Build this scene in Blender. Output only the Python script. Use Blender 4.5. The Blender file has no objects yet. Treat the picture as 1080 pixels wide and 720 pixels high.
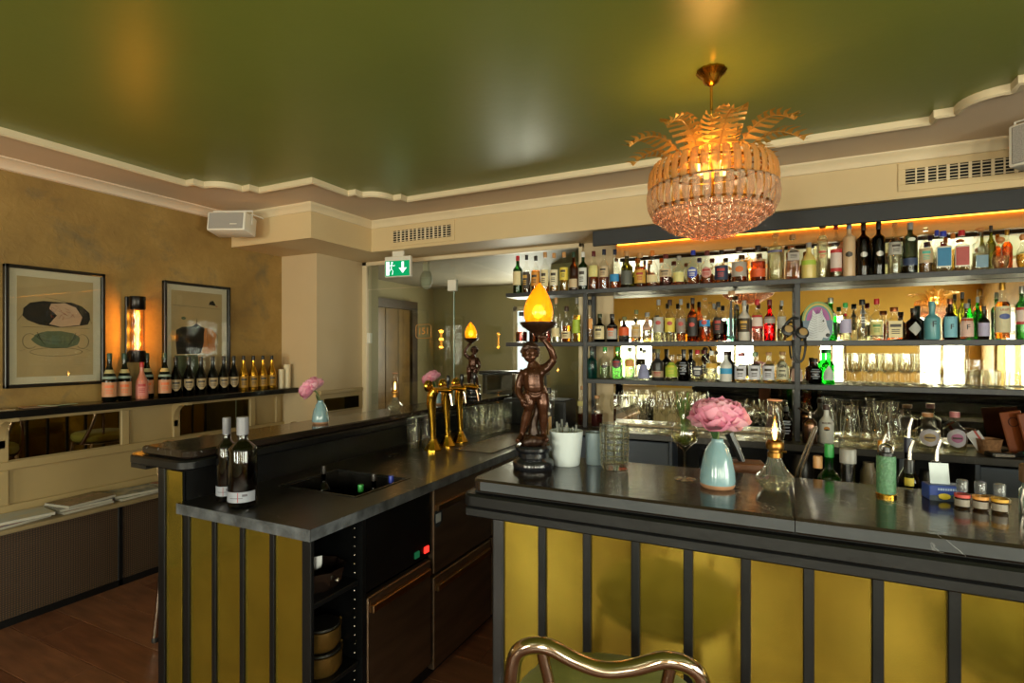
import bpy, bmesh, math, random
from mathutils import Vector, Matrix
random.seed(7)
S = bpy.context.scene
COL = S.collection
PI = math.pi
cos, sin = math.cos, math.sin
def rad(a): return a * PI / 180

# ------------------------------------------------------------------ camera
YAW = math.atan(275 / 565)
cam_d = bpy.data.cameras.new('camera'); cam = bpy.data.objects.new('camera', cam_d); COL.objects.link(cam)
cam.location = (0, 0, 1.5); cam.rotation_euler = (PI / 2, 0, YAW)
cam_d.sensor_width = 36; cam_d.lens = 565 / 1080 * 36; cam_d.shift_y = 8 / 1080
cam_d.clip_start = 0.05; cam_d.clip_end = 60
S.camera = cam

# ------------------------------------------------------------------ world, daylight at the windows, exposure
W = bpy.data.worlds.new('overcast_sky'); S.world = W; W.use_nodes = True
bgn = W.node_tree.nodes['Background']; bgn.inputs[0].default_value = (0.86, 0.93, 1.0, 1); bgn.inputs[1].default_value = 1.0
S.view_settings.view_transform = 'Standard'; S.view_settings.look = 'None'
S.view_settings.exposure = 1.12; S.view_settings.gamma = 1.0
S.view_settings.use_curve_mapping = False
S.cycles.max_bounces = 9; S.cycles.diffuse_bounces = 4; S.cycles.glossy_bounces = 5
S.cycles.transmission_bounces = 8; S.cycles.transparent_max_bounces = 40
S.cycles.caustics_reflective = False; S.cycles.caustics_refractive = False
S.cycles.sample_clamp_indirect = 6.0; S.cycles.blur_glossy = 0.5
WINDOWS = [(-3.0, -2.25), (-1.05, -0.3), (0.75, 1.2), (2.25, 2.95)]      # x ranges of the street windows behind the camera
ADDED_WINDOWS = [(-2.7, -1.3), (-0.7, 1.1)]      # y ranges of unseen windows added in the right wall for more light
WIN_Z = (0.75, 2.15); FRONT_Y = -3.3
DAY = (1.0, 0.90, 0.77)
def area_light(name, loc, rot, sx, sy, power, color):
    l = bpy.data.lights.new(name, 'AREA'); l.shape = 'RECTANGLE'; l.size = sx; l.size_y = sy
    l.energy = power; l.color = color
    o = bpy.data.objects.new(name, l); o.location = loc; o.rotation_euler = rot; COL.objects.link(o); return o
for a, b in WINDOWS:
    area_light('daylight', ((a + b) / 2, FRONT_Y - 0.25, (WIN_Z[0] + WIN_Z[1]) / 2), (PI / 2, 0, 0), b - a, WIN_Z[1] - WIN_Z[0], 125 * (b - a), DAY)
for a, b in ADDED_WINDOWS:  # fill light entering by the added right wall openings
    area_light('daylight', (3.1 + 0.25, (a + b) / 2, (WIN_Z[0] + WIN_Z[1]) / 2), (PI / 2, 0, PI / 2), b - a, WIN_Z[1] - WIN_Z[0], 52 * (b - a), DAY)
area_light('hall_daylight', (-3.1, 6.8, 1.5), (-PI / 2, 0, 0), .5, 1.2, 22, DAY)
def point_light(name, loc, power, color, r=0.03):
    l = bpy.data.lights.new(name, 'POINT'); l.energy = power; l.color = color; l.shadow_soft_size = r
    o = bpy.data.objects.new(name, l); o.location = loc; COL.objects.link(o); return o
WARM = (1.0, 0.52, 0.14)

# ------------------------------------------------------------------ materials
MATS = {}
def srgb(c):
    if isinstance(c, str):
        c = c.lstrip('#'); c = [int(c[i:i + 2], 16) / 255 for i in (0, 2, 4)]
    return tuple(x / 12.92 if x <= .04045 else ((x + .055) / 1.055) ** 2.4 for x in c) + (1,)
def new_mat(name):
    m = bpy.data.materials.new(name); m.use_nodes = True
    nt = m.node_tree; nt.nodes.clear()
    out = nt.nodes.new('ShaderNodeOutputMaterial')
    return m, nt, out
def N(nt, kind, **kw):
    n = nt.nodes.new('ShaderNode' + kind)
    for k, v in kw.items():
        if k.startswith('i_'):
            n.inputs[k[2:].replace('_', ' ')].default_value = v
        else: setattr(n, k, v)
    return n
def pm(name, col, rough=.5, metal=0., var=.12, scale=6., bump=0., bscale=None, col2=None, coat=0., stretch=None, rvar=0., detail=4., spec=.5, sheen=0.):
    """Principled surface whose colour wanders between two tones by noise; optional fine relief."""
    if name in MATS: return MATS[name]
    m, nt, out = new_mat(name)
    p = N(nt, 'BsdfPrincipled'); nt.links.new(p.outputs[0], out.inputs[0])
    c = srgb(col); 
    c2 = srgb(col2) if col2 else tuple(max(0, x * (1 - var * 2)) for x in c[:3]) + (1,)
    tc = N(nt, 'TexCoord'); mp = N(nt, 'Mapping'); nt.links.new(tc.outputs['Object'], mp.inputs[0])
    if stretch: mp.inputs['Scale'].default_value = stretch
    no = N(nt, 'TexNoise', i_Scale=scale, i_Detail=detail); nt.links.new(mp.outputs[0], no.inputs[0])
    rp = N(nt, 'ValToRGB'); rp.color_ramp.elements[0].position = .32; rp.color_ramp.elements[1].position = .68
    rp.color_ramp.elements[0].color = c2; rp.color_ramp.elements[1].color = c
    nt.links.new(no.outputs[0], rp.inputs[0]); nt.links.new(rp.outputs[0], p.inputs['Base Color'])
    p.inputs['Roughness'].default_value = rough; p.inputs['Metallic'].default_value = metal
    p.inputs['Coat Weight'].default_value = coat; p.inputs['Coat Roughness'].default_value = .08
    p.inputs['Specular IOR Level'].default_value = spec
    p.inputs['Sheen Weight'].default_value = sheen
    if rvar:
        mr = N(nt, 'MapRange'); mr.inputs['To Min'].default_value = max(0.02, rough - rvar); mr.inputs['To Max'].default_value = rough + rvar
        n3 = N(nt, 'TexNoise', i_Scale=scale * 1.7, i_Detail=6.); nt.links.new(mp.outputs[0], n3.inputs[0])
        nt.links.new(n3.outputs[0], mr.inputs[0]); nt.links.new(mr.outputs[0], p.inputs['Roughness'])
    if bump:
        n2 = N(nt, 'TexNoise', i_Scale=bscale or scale * 6, i_Detail=5.); nt.links.new(mp.outputs[0], n2.inputs[0])
        b = N(nt, 'Bump', i_Strength=bump, i_Distance=.01); nt.links.new(n2.outputs[0], b.inputs['Height'])
        nt.links.new(b.outputs[0], p.inputs['Normal'])
    MATS[name] = m; return m
def flat(col, rough=.5, metal=0.):
    return pm('paint_%s_%d_%d' % (col.lstrip('#'), rough * 100, metal * 100), col, rough, metal, var=.06, scale=20)
def glow(name, col, strength):
    if name in MATS: return MATS[name]
    m, nt, out = new_mat(name); e = N(nt, 'Emission', i_Strength=strength); e.inputs[0].default_value = srgb(col)
    nt.links.new(e.outputs[0], out.inputs[0]); MATS[name] = m; return m
def shine(nt, ior=1.5):
    """reflectance of a thin wall by angle, the same from both sides"""
    f0 = ((ior - 1) / (ior + 1)) ** 2
    lw = N(nt, 'LayerWeight', i_Blend=.5); pw = N(nt, 'Math', operation='POWER'); pw.inputs[1].default_value = 3.2
    nt.links.new(lw.outputs['Facing'], pw.inputs[0]); mr = N(nt, 'MapRange'); mr.inputs['To Min'].default_value = f0; mr.inputs['To Max'].default_value = .74
    nt.links.new(pw.outputs[0], mr.inputs[0]); return mr
def lift(c): return tuple(x ** .68 for x in c[:3]) + (1,)
def thin_glass(name, tint='#ffffff', rough=.02, ior=1.5, body=0., bodycol='#ffffff'):
    """Thin clear wall: tinted pass-through, fresnel shine, optional milky body."""
    if name in MATS: return MATS[name]
    m, nt, out = new_mat(name)
    t = N(nt, 'BsdfTransparent'); t.inputs[0].default_value = srgb(tint)
    g = N(nt, 'BsdfGlossy', i_Roughness=rough); g.inputs[0].default_value = (1, 1, 1, 1)
    fr = shine(nt, ior); mx = N(nt, 'MixShader')
    nt.links.new(fr.outputs[0], mx.inputs[0]); nt.links.new(t.outputs[0], mx.inputs[1]); nt.links.new(g.outputs[0], mx.inputs[2])
    last = mx
    if body:
        d = N(nt, 'BsdfDiffuse'); tl = N(nt, 'BsdfTranslucent'); d.inputs[0].default_value = srgb(bodycol); tl.inputs[0].default_value = srgb(bodycol)
        ad = N(nt, 'MixShader', i_Fac=.5); nt.links.new(d.outputs[0], ad.inputs[1]); nt.links.new(tl.outputs[0], ad.inputs[2])
        m2 = N(nt, 'MixShader', i_Fac=body); nt.links.new(mx.outputs[0], m2.inputs[1]); nt.links.new(ad.outputs[0], m2.inputs[2]); last = m2
    nt.links.new(last.outputs[0], out.inputs[0]); MATS[name] = m; return m
def thick_glass(name, col, ior=1.34, through=.5, milk=.0):
    """Coloured liquid or solid glass: part refraction, part straight pass-through, fresnel shine."""
    if name in MATS: return MATS[name]
    m, nt, out = new_mat(name)
    r = N(nt, 'BsdfRefraction', i_Roughness=.0, i_IOR=ior); r.inputs[0].default_value = lift(srgb(col))
    t = N(nt, 'BsdfTransparent'); t.inputs[0].default_value = lift(srgb(col))
    a = N(nt, 'MixShader', i_Fac=through); nt.links.new(r.outputs[0], a.inputs[1]); nt.links.new(t.outputs[0], a.inputs[2])
    g = N(nt, 'BsdfGlossy', i_Roughness=.03); fr = shine(nt, 1.45); b = N(nt, 'MixShader')
    nt.links.new(fr.outputs[0], b.inputs[0]); nt.links.new(a.outputs[0], b.inputs[1]); nt.links.new(g.outputs[0], b.inputs[2])
    d = N(nt, 'BsdfTranslucent'); d.inputs[0].default_value = srgb(col)
    e = N(nt, 'MixShader', i_Fac=.12 + milk); nt.links.new(b.outputs[0], e.inputs[1]); nt.links.new(d.outputs[0], e.inputs[2])
    nt.links.new(e.outputs[0], out.inputs[0]); MATS[name] = m; return m

# ------------------------------------------------------------------ mesh builder
class MB:
    def __init__(s): s.v = []; s.f = []
    def add(s, vs, fs, M=None):
        o = len(s.v)
        for p in vs:
            p = Vector(p)
            if M is not None: p = M @ p
            s.v.append(tuple(p))
        for f in fs: s.f.append(tuple(i + o for i in f))
        return s
    def box(s, x0, x1, y0, y1, z0, z1, bev=0., M=None, seg=1):
        if x0 > x1: x0, x1 = x1, x0
        if y0 > y1: y0, y1 = y1, y0
        if z0 > z1: z0, z1 = z1, z0
        vs = [(x, y, z) for z in (z0, z1) for y in (y0, y1) for x in (x0, x1)]
        fs = [(0, 2, 3, 1), (4, 5, 7, 6), (0, 1, 5, 4), (2, 6, 7, 3), (0, 4, 6, 2), (1, 3, 7, 5)]
        if bev:
            bm = bmesh.new(); bv = [bm.verts.new(p) for p in vs]
            for f in fs: bm.faces.new([bv[i] for i in f])
            bmesh.ops.bevel(bm, geom=bm.edges[:], offset=bev, segments=seg, affect='EDGES', profile=.5)
            bm.verts.index_update(); vs = [v.co[:] for v in bm.verts]; fs = [[v.index for v in f.verts] for f in bm.faces]; bm.free()
        return s.add(vs, fs, M)
    def lathe(s, prof, seg=20, M=None, sq=None, rib=None, a0=0., a1=None):
        """prof: (r, z); sq: squareness per point or one number; rib=(count, depth)"""
        vs = []; fs = []; n = len(prof); full = a1 is None; span = 2 * PI if full else a1 - a0
        cols = seg if full else seg + 1
        for i, (r, z) in enumerate(prof):
            q = (sq[i] if isinstance(sq, (list, tuple)) else sq) or 0
            for k in range(cols):
                a = a0 + span * k / seg
                rr = r
                if q:
                    e = 6.0; sup = (abs(cos(a)) ** e + abs(sin(a)) ** e) ** (-1 / e); rr = r * (1 + q * (sup * .93 - 1))
                if rib: rr *= 1 + rib[1] * cos(rib[0] * a)
                vs.append((rr * sin(a), -rr * cos(a), z))
        for i in range(n - 1):
            for k in range(seg):
                k2 = (k + 1) % cols if full else k + 1
                fs.append((i * cols + k, i * cols + k2, (i + 1) * cols + k2, (i + 1) * cols + k))
        return s.add(vs, fs, M)
    def tube(s, pts, r, seg=8, smooth=0, closed=False, cap=True, flat_=1.):
        pts = [Vector(p) for p in pts]
        rs = r if isinstance(r, (list, tuple)) else [r] * len(pts)
        if smooth:
            P = []; RR = []; m = len(pts); rng = range(m if closed else m - 1)
            for i in rng:
                g = (lambda j: pts[j % m]) if closed else (lambda j: pts[min(max(j, 0), m - 1)])
                p0, p1, p2, p3 = g(i - 1), g(i), g(i + 1), g(i + 2)
                for k in range(smooth):
                    t = k / smooth
                    P.append(.5 * ((2 * p1) + (p2 - p0) * t + (2 * p0 - 5 * p1 + 4 * p2 - p3) * t * t + (3 * p1 - p0 - 3 * p2 + p3) * t ** 3))
                    RR.append(rs[i] * (1 - t) + rs[(i + 1) % m] * t)
            if not closed: P.append(pts[-1]); RR.append(rs[-1])
            pts, rs = P, RR
        n = len(pts); vs = []; fs = []; up = None
        for i in range(n):
            a = pts[(i - 1) % n] if (closed or i) else pts[0]
            b = pts[(i + 1) % n] if (closed or i < n - 1) else pts[-1]
            d = (b - a).normalized()
            if up is None:
                up = Vector((0, 0, 1)) if abs(d.z) < .9 else Vector((1, 0, 0))
            x = d.cross(up)
            if x.length < 1e-5: x = d.cross(Vector((1, .3, 0)))
            x.normalize(); y = x.cross(d).normalized(); up = y
            for k in range(seg):
                t = 2 * PI * k / seg
                vs.append(tuple(pts[i] + (x * cos(t) + y * sin(t) * flat_) * rs[i]))
        for i in range(n if closed else n - 1):
            j = (i + 1) % n
            for k in range(seg):
                k2 = (k + 1) % seg
                fs.append((i * seg + k, i * seg + k2, j * seg + k2, j * seg + k))
        if cap and not closed:
            fs.append(tuple(range(seg))[::-1]); fs.append(tuple(range((n - 1) * seg, n * seg)))
        return s.add(vs, fs)
    def prism(s, poly, t0, t1, axis='z', M=None):
        """extrude a 2-D outline; axis z: (x,y), axis y: (x,z), axis x: (y,z)"""
        def P(a, b, t): return (a, b, t) if axis == 'z' else (a, t, b) if axis == 'y' else (t, a, b)
        n = len(poly); vs = [P(a, b, t0) for a, b in poly] + [P(a, b, t1) for a, b in poly]
        fs = [tuple(range(n))[::-1], tuple(range(n, 2 * n))] + [(i, (i + 1) % n, n + (i + 1) % n, n + i) for i in range(n)]
        return s.add(vs, fs, M)
    def ball(s, c, r, u=10, v=6, sc=(1, 1, 1), M=None):
        vs = [(c[0], c[1], c[2] - r * sc[2])]; fs = []
        for i in range(1, v):
            t = PI * i / v
            for k in range(u):
                a = 2 * PI * k / u
                vs.append((c[0] + r * sc[0] * sin(t) * cos(a), c[1] + r * sc[1] * sin(t) * sin(a), c[2] - r * sc[2] * cos(t)))
        vs.append((c[0], c[1], c[2] + r * sc[2])); L = len(vs) - 1
        for k in range(u):
            fs.append((0, 1 + (k + 1) % u, 1 + k)); b = 1 + (v - 2) * u; fs.append((L, b + k, b + (k + 1) % u))
        for i in range(v - 2):
            for k in range(u):
                a = 1 + i * u; fs.append((a + k, a + (k + 1) % u, a + u + (k + 1) % u, a + u + k))
        return s.add(vs, fs, M)
    def sweep(s, path, prof, closed=True):
        """mitred sweep of a (offset, z) profile along a 2-D path; offset goes to the left of the path"""
        n = len(path); vs = []; fs = []; m = len(prof)
        for i in range(n):
            p = Vector(path[i]); a = Vector(path[(i - 1) % n]); b = Vector(path[(i + 1) % n])
            d1 = (p - a) if (closed or i) else (b - p); d2 = (b - p) if (closed or i < n - 1) else (p - a)
            d1 = d1.normalized(); d2 = d2.normalized()
            n1 = Vector((-d1.y, d1.x)); n2 = Vector((-d2.y, d2.x)); h = n1 + n2
            h = h / max(.25, (h.length ** 2) / 2) if h.length > 1e-4 else n1
            for o, z in prof: q = p + h * o; vs.append((q.x, q.y, z))
        for i in range(n if closed else n - 1):
            j = (i + 1) % n
            for k in range(m - 1): fs.append((i * m + k, j * m + k, j * m + k + 1, i * m + k + 1))
        if not closed: fs.append(tuple(range(m))); fs.append(tuple(range((n - 1) * m, n * m))[::-1])
        return s.add(vs, fs)
    def mesh(s, name, mat=None, smooth=True, angle=38):
        me = bpy.data.meshes.new(name); me.from_pydata(s.v, [], s.f); me.update()
        if mat: me.materials.append(mat)
        bm = bmesh.new(); bm.from_mesh(me); bmesh.ops.recalc_face_normals(bm, faces=bm.faces[:]); bm.to_mesh(me); bm.free()
        if smooth:
            me.polygons.foreach_set('use_smooth', [True] * len(me.polygons))
            me.set_sharp_from_angle(angle=rad(angle))
        return me
    def obj(s, name, mat, parent=None, loc=None, smooth=True, angle=38):
        return place(name, s.mesh(name, mat, smooth, angle), parent, loc)
def place(name, me, parent=None, loc=None, rot=None, sc=None):
    o = bpy.data.objects.new(name, me); COL.objects.link(o)
    if parent: o.parent = parent
    if loc is not None: o.location = loc
    if rot is not None: o.rotation_euler = rot
    if sc is not None: o.scale = sc
    return o
def tag(o, label, cat, group=None):
    o['label'] = label; o['category'] = cat
    if group: o['group'] = group
    return o
def thing(name, label, cat, loc=(0, 0, 0), rotz=0., group=None):
    o = bpy.data.objects.new(name, None); COL.objects.link(o); o.empty_display_size = .05
    o.location = loc; o.rotation_euler = (0, 0, rotz); return tag(o, label, cat, group)
def struct(o, label=None):
    o['kind'] = 'structure'
    if label: o['label'] = label
    return o
def copy_tree(src, label, loc, rotz=None, parent=None, group=None, sc=None):
    c = src.copy(); COL.objects.link(c); c.parent = parent
    if parent is None:
        c.location = loc
        if rotz is not None: c.rotation_euler = (0, 0, rotz)
        if label: c['label'] = label
        if group: c['group'] = group
        if sc: c.scale = (sc, sc, sc)
    for ch in list(src.children): copy_tree(ch, None, None, None, c)
    return c
def text_mesh(txt, size, mat, bold=0., spacing=1.):
    cu = bpy.data.curves.new('lettering', 'FONT'); cu.body = txt; cu.size = size; cu.align_x = 'CENTER'; cu.align_y = 'CENTER'
    cu.offset = bold; cu.extrude = .0002; cu.resolution_u = 3; cu.space_character = spacing
    o = bpy.data.objects.new('lettering', cu); COL.objects.link(o)
    dg = bpy.context.evaluated_depsgraph_get(); me = bpy.data.meshes.new_from_object(o.evaluated_get(dg))
    bpy.data.objects.remove(o); bpy.data.curves.remove(cu)
    me.name = 'lettering'; me.materials.clear(); me.materials.append(mat); return me
def text_front(txt, size, mat, parent, x, y, z, bend=0., bold=0., spacing=1., name='lettering'):
    """lettering standing upright, read from -y; bend = radius of the bottle it wraps"""
    me = text_mesh(txt, size, mat, bold, spacing)
    for v in me.vertices:
        a, b, c = v.co
        if bend:
            t = a / bend; v.co = (x + bend * sin(t), y - bend * cos(t) - c, z + b)
        else: v.co = (x + a, y - c, z + b)
    return place(name, me, parent)

# common finishes
M_black = pm('black_painted_wood', '#0d0e10', .40, var=.25, scale=9, bump=.06, bscale=60, spec=.35)
M_slate = pm('dark_slate_edge', '#5a5e64', .5, var=.35, scale=18, bump=.25, bscale=70, detail=8)
M_cream = pm('cream_paint', '#c2ac88', .6, var=.03, scale=2)
M_white = pm('white_plastic', '#d9d4c8', .45, var=.03)
M_brass_pol = pm('polished_gold_metal', '#e0ae3c', .14, 1., var=.05)
M_chrome = pm('champagne_chrome', '#b9a798', .12, 1., var=.04)
M_steel = pm('stainless_steel', '#a09a92', .26, 1., var=.05)
M_bluegrey = pm('blue_grey_cabinet', '#444c5a', .5, var=.06)
M_shelf = pm('charcoal_shelf_steel', '#1b1d22', .45, var=.06)
M_glass = thin_glass('clear_glass', '#fbfbf8')
M_pane = thin_glass('window_pane', '#eef3ee', .01, 1.52)
M_mirror = pm('mirror_silver', '#e6e2d2', .015, 1., var=.02)
# ================================================================== the room
ROOM_X = (-4.0, 3.1); BACK_Y = 4.06; CEIL = 2.62
# ---- materials of the shell
def plaster():
    m, nt, out = new_mat('ochre_limewash_plaster')
    p = N(nt, 'BsdfPrincipled'); nt.links.new(p.outputs[0], out.inputs[0]); p.inputs['Roughness'].default_value = .62
    tc = N(nt, 'TexCoord')
    n1 = N(nt, 'TexNoise', i_Scale=2.2, i_Detail=8., i_Roughness=.65); nt.links.new(tc.outputs['Object'], n1.inputs[0])
    r1 = N(nt, 'ValToRGB'); e = r1.color_ramp.elements
    e[0].position = .3; e[0].color = srgb('#7d6030'); e[1].position = .7; e[1].color = srgb('#a5844a')
    x = r1.color_ramp.elements.new(.5); x.color = srgb('#92733b')
    nt.links.new(n1.outputs[0], r1.inputs[0])
    n2 = N(nt, 'TexNoise', i_Scale=2.3, i_Detail=6., i_Roughness=.65, i_Distortion=.5); nt.links.new(tc.outputs['Object'], n2.inputs[0])
    r2 = N(nt, 'ValToRGB'); r2.color_ramp.elements[0].position = .56; r2.color_ramp.elements[0].color = (0, 0, 0, 1)
    r2.color_ramp.elements[1].position = .70; r2.color_ramp.elements[1].color = (.75, .75, .75, 1)
    nt.links.new(n2.outputs[0], r2.inputs[0])
    mx = N(nt, 'MixRGB'); nt.links.new(r2.outputs[0], mx.inputs[0]); nt.links.new(r1.outputs[0], mx.inputs[1]); mx.inputs[2].default_value = srgb('#5d5540')
    nt.links.new(mx.outputs[0], p.inputs['Base Color'])
    n3 = N(nt, 'TexNoise', i_Scale=16., i_Detail=7., i_Distortion=1.5); nt.links.new(tc.outputs['Object'], n3.inputs[0])
    b = N(nt, 'Bump', i_Strength=.28, i_Distance=.012); nt.links.new(n3.outputs[0], b.inputs['Height']); nt.links.new(b.outputs[0], p.inputs['Normal'])
    return m
M_plaster = plaster()
M_ceil = pm('green_gloss_ceiling', '#757f33', .36, var=.05, scale=1.2, bump=.05, bscale=28, coat=.16, col2='#6d772f')
M_ceil.node_tree.nodes['Principled BSDF'].inputs['Coat Roughness'].default_value = .3
M_border = pm('ceiling_border_paint', '#d9c3aa', .55, var=.03, scale=2)
M_sof = pm('soffit_cream_paint', '#cdb58a', .55, var=.03, scale=2)
M_mould = pm('moulding_ivory', '#d8c6a4', .5, var=.03)
M_panelp = pm('wainscot_beige', '#ab9468', .5, var=.05, scale=3)
M_plank = [pm('floor_plank_tone_%d' % k, c, .42, var=.22, scale=3.2, stretch=(1, 7, 1), bump=.06, bscale=30, rvar=.1) for k, c in enumerate(('#70442c', '#784d34', '#683e28'))]

# ---- floor: boards laid across the room
fl = struct(MB().box(ROOM_X[0], ROOM_X[1], FRONT_Y, BACK_Y, -.06, -.012).obj('floor', pm('floor_screed', '#22150e', .9), smooth=False), 'dark reddish brown plank floor')
pw, pl = .205, 1.42
plank_me = [MB().box(.0015, pl - .0015, .0015, pw - .0015, -.012, 0, bev=.0015).mesh('plank', m, False) for m in M_plank]
row = 0; y = FRONT_Y
while y < BACK_Y - .02:
    x = ROOM_X[0] - (row * .53 % pl)
    while x < ROOM_X[1]:
        a = max(x, ROOM_X[0]); b = min(x + pl, ROOM_X[1])
        if b - a > .05:
            o = place('plank', random.choice(plank_me), fl, (a, y, 0)); o.scale = ((b - a) / pl, 1, 1)
        x += pl
    y += pw; row += 1

# ---- ceiling, border and moulding
struct(MB().box(ROOM_X[0], ROOM_X[1], FRONT_Y, BACK_Y, CEIL, CEIL + .1).obj('ceiling', M_ceil, smooth=False), 'glossy olive green ceiling')
def ogee(cx, cy, sx, sy, k=1.):
    """corner ornament; returned from the y-running leg to the x-running leg"""
    pts = [(0, .32), (.075, .32), (.075, .245)]
    for i in range(0, 9):
        t = PI / 2 * i / 8; pts.append((.075 + .15 * sin(t), .095 + .15 * cos(t)))
    pts += [(.225, .075), (.30, .075), (.30, 0)]
    # the arc bulges towards the room
    return [(cx + sx * a * k, cy + sy * b * k) for a, b in pts]
lx, rx, fy = -3.50, 2.62, -2.8
path = [(lx, fy)] + ogee(lx, 2.57, 1, -1) + [(-2.70, 2.57)] + ogee(-2.70, 3.20, 1, -1, .95) + ogee(.98, 3.20, -1, -1)[::-1] + [(.98, 2.57)] + ogee(rx, 2.57, -1, -1)[::-1] + [(rx, fy)]
bz = 2.596
from mathutils.geometry import tessellate_polygon
loops = [[Vector((a, b, bz)) for a, b in ((ROOM_X[0], FRONT_Y), (ROOM_X[1], FRONT_Y), (ROOM_X[1], BACK_Y), (ROOM_X[0], BACK_Y))], [Vector((a, b, bz)) for a, b in path]]
tris = tessellate_polygon(loops)
me = bpy.data.meshes.new('ceiling_border'); me.from_pydata([tuple(v) for l in loops for v in l], [], [tuple(t) for t in tris]); me.update(); me.materials.append(M_border)
struct(place('ceiling_border', me), 'flat beige border around the green ceiling')
struct(MB().sweep(path, [(-.002, CEIL), (-.002, bz - .008), (.008, bz - .016), (.018, bz - .010), (.028, bz - .007), (.031, bz + .002)]).obj('trim_1', M_mould, angle=50), 'ivory moulding edging the green ceiling with curved corners')

# ---- soffit blocks under the border, with crown moulding
sof = MB(); sz0 = 2.335
outline = [(-4.0, 2.95), (-3.11, 2.95), (-3.11, 3.62), (1.36, 3.62), (1.36, 2.95), (3.1, 2.95), (3.1, BACK_Y), (-4.0, BACK_Y)]
sof.prism(outline, sz0, bz)
struct(sof.obj('soffit', M_sof, smooth=False), 'cream boxed soffit below the ceiling')
crown = [(-4.0, 2.95), (-3.11, 2.95), (-3.11, 3.62), (1.36, 3.62), (1.36, 2.95), (3.1, 2.95)]
struct(MB().sweep(crown, [(0, bz - .062), (-.006, bz - .06), (-.012, bz - .04), (-.026, bz - .018), (-.034, bz - .012), (-.036, bz), (0, bz)], closed=False).obj('trim_2', M_mould, angle=50), 'ivory crown moulding along the top of the soffit')
# left wall cornice, a plain cove above the plaster
struct(MB().sweep([(-4.0, FRONT_Y), (-4.0, 2.95)], [(-.0, 2.535), (-.016, 2.54), (-.022, 2.56), (-.06, bz - .012), (-.075, bz - .008), (-.075, bz), (0, bz)], closed=False).obj('trim_3', M_border, angle=50), 'beige cove along the top of the plaster wall')

# ---- walls
struct(MB().box(-4.15, -4.0, FRONT_Y - .15, BACK_Y, -.06, 2.7).obj('wall_left', M_plaster, smooth=False), 'mottled ochre plaster wall with the pictures')
wr = MB(); ys = [FRONT_Y - .15] + [v for w in ADDED_WINDOWS for v in w] + [BACK_Y + .2]
for i in range(0, len(ys), 2): wr.box(3.1, 3.25, ys[i], ys[i + 1], -.06, 2.7)
for a, b in ADDED_WINDOWS: wr.box(3.1, 3.25, a, b, -.06, WIN_Z[0]); wr.box(3.1, 3.25, a, b, WIN_Z[1], 2.7)
struct(wr.obj('wall_right', M_plaster, smooth=False))
for i, (a, b) in enumerate(ADDED_WINDOWS):  # frames for the added openings, made up to let fill light in
    f = MB(); t = .05
    for y in (a, (a + b) / 2 - t / 2, b - t): f.box(3.13, 3.2, y, y + t, WIN_Z[0], WIN_Z[1])
    for z in (WIN_Z[0], 1.72, WIN_Z[1] - t): f.box(3.13, 3.2, a, b, z, z + t)
    w = struct(f.obj('window_%d' % (i + 7), pm('window_frame_paint', '#b89a58', .5), smooth=False))
    MB().box(3.166, 3.17, a, b, WIN_Z[0], WIN_Z[1]).obj('pane', M_pane, w, smooth=False)
wf = MB(); xs = [ROOM_X[0]] + [v for w in WINDOWS for v in w] + [ROOM_X[1]]
for i in range(0, len(xs), 2): wf.box(xs[i], xs[i + 1], FRONT_Y - .15, FRONT_Y, -.06, 2.7)
for a, b in WINDOWS: wf.box(a, b, FRONT_Y - .15, FRONT_Y, -.06, WIN_Z[0]); wf.box(a, b, FRONT_Y - .15, FRONT_Y, WIN_Z[1], 2.7)
struct(MB().box(ROOM_X[0], ROOM_X[1], FRONT_Y, FRONT_Y + .02, 0, .70, .004).obj('trim_6', pm('pale_window_panelling', '#cfc6a6', .5, var=.03), smooth=False), 'pale panelling below the street windows')
struct(wf.obj('wall_front', pm('warm_yellow_wall', '#c7a045', .6, var=.06, scale=2), smooth=False))
for i, (a, b) in enumerate(WINDOWS):
    f = MB(); t = .05
    for x in (a, (a + b) / 2 - t / 2, b - t): f.box(x, x + t, FRONT_Y - .10, FRONT_Y - .03, WIN_Z[0], WIN_Z[1])
    for z in (WIN_Z[0], 1.72, WIN_Z[1] - t): f.box(a, b, FRONT_Y - .10, FRONT_Y - .03, z, z + t)
    w = struct(f.obj('window_%d' % (i + 3), pm('window_frame_paint', '#b89a58', .5), smooth=False))
    MB().box(a, b, FRONT_Y - .07, FRONT_Y - .066, WIN_Z[0], WIN_Z[1]).obj('pane', M_pane, w, smooth=False)
    MB().box(a - .06, b + .06, FRONT_Y - .02, FRONT_Y + .10, WIN_Z[0] - .04, WIN_Z[0]).obj('window_sill', M_panelp, w, smooth=False)
# pillar at the end of the left wall and the back wall with the bar mirror
struct(MB().box(-4.0, -3.57, 3.45, BACK_Y + .1, -.01, sz0).obj('wall_pillar', M_cream, smooth=False), 'cream pillar at the end of the plaster wall')
GX0, GX1 = -3.57, -1.345
struct(MB().box(GX1, 3.1, BACK_Y, BACK_Y + .12, -.06, 2.7).obj('wall_back', M_cream, smooth=False), 'cream back wall behind the bottle shelves')
MIR_X = -1.10
mirror = MB().box(MIR_X, 3.05, BACK_Y - .012, BACK_Y - .001, .935, 2.20).obj('wall_mirror', M_mirror, smooth=False)
tag(mirror, 'large mirror covering the wall behind the bottle shelves', 'mirror')

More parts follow.
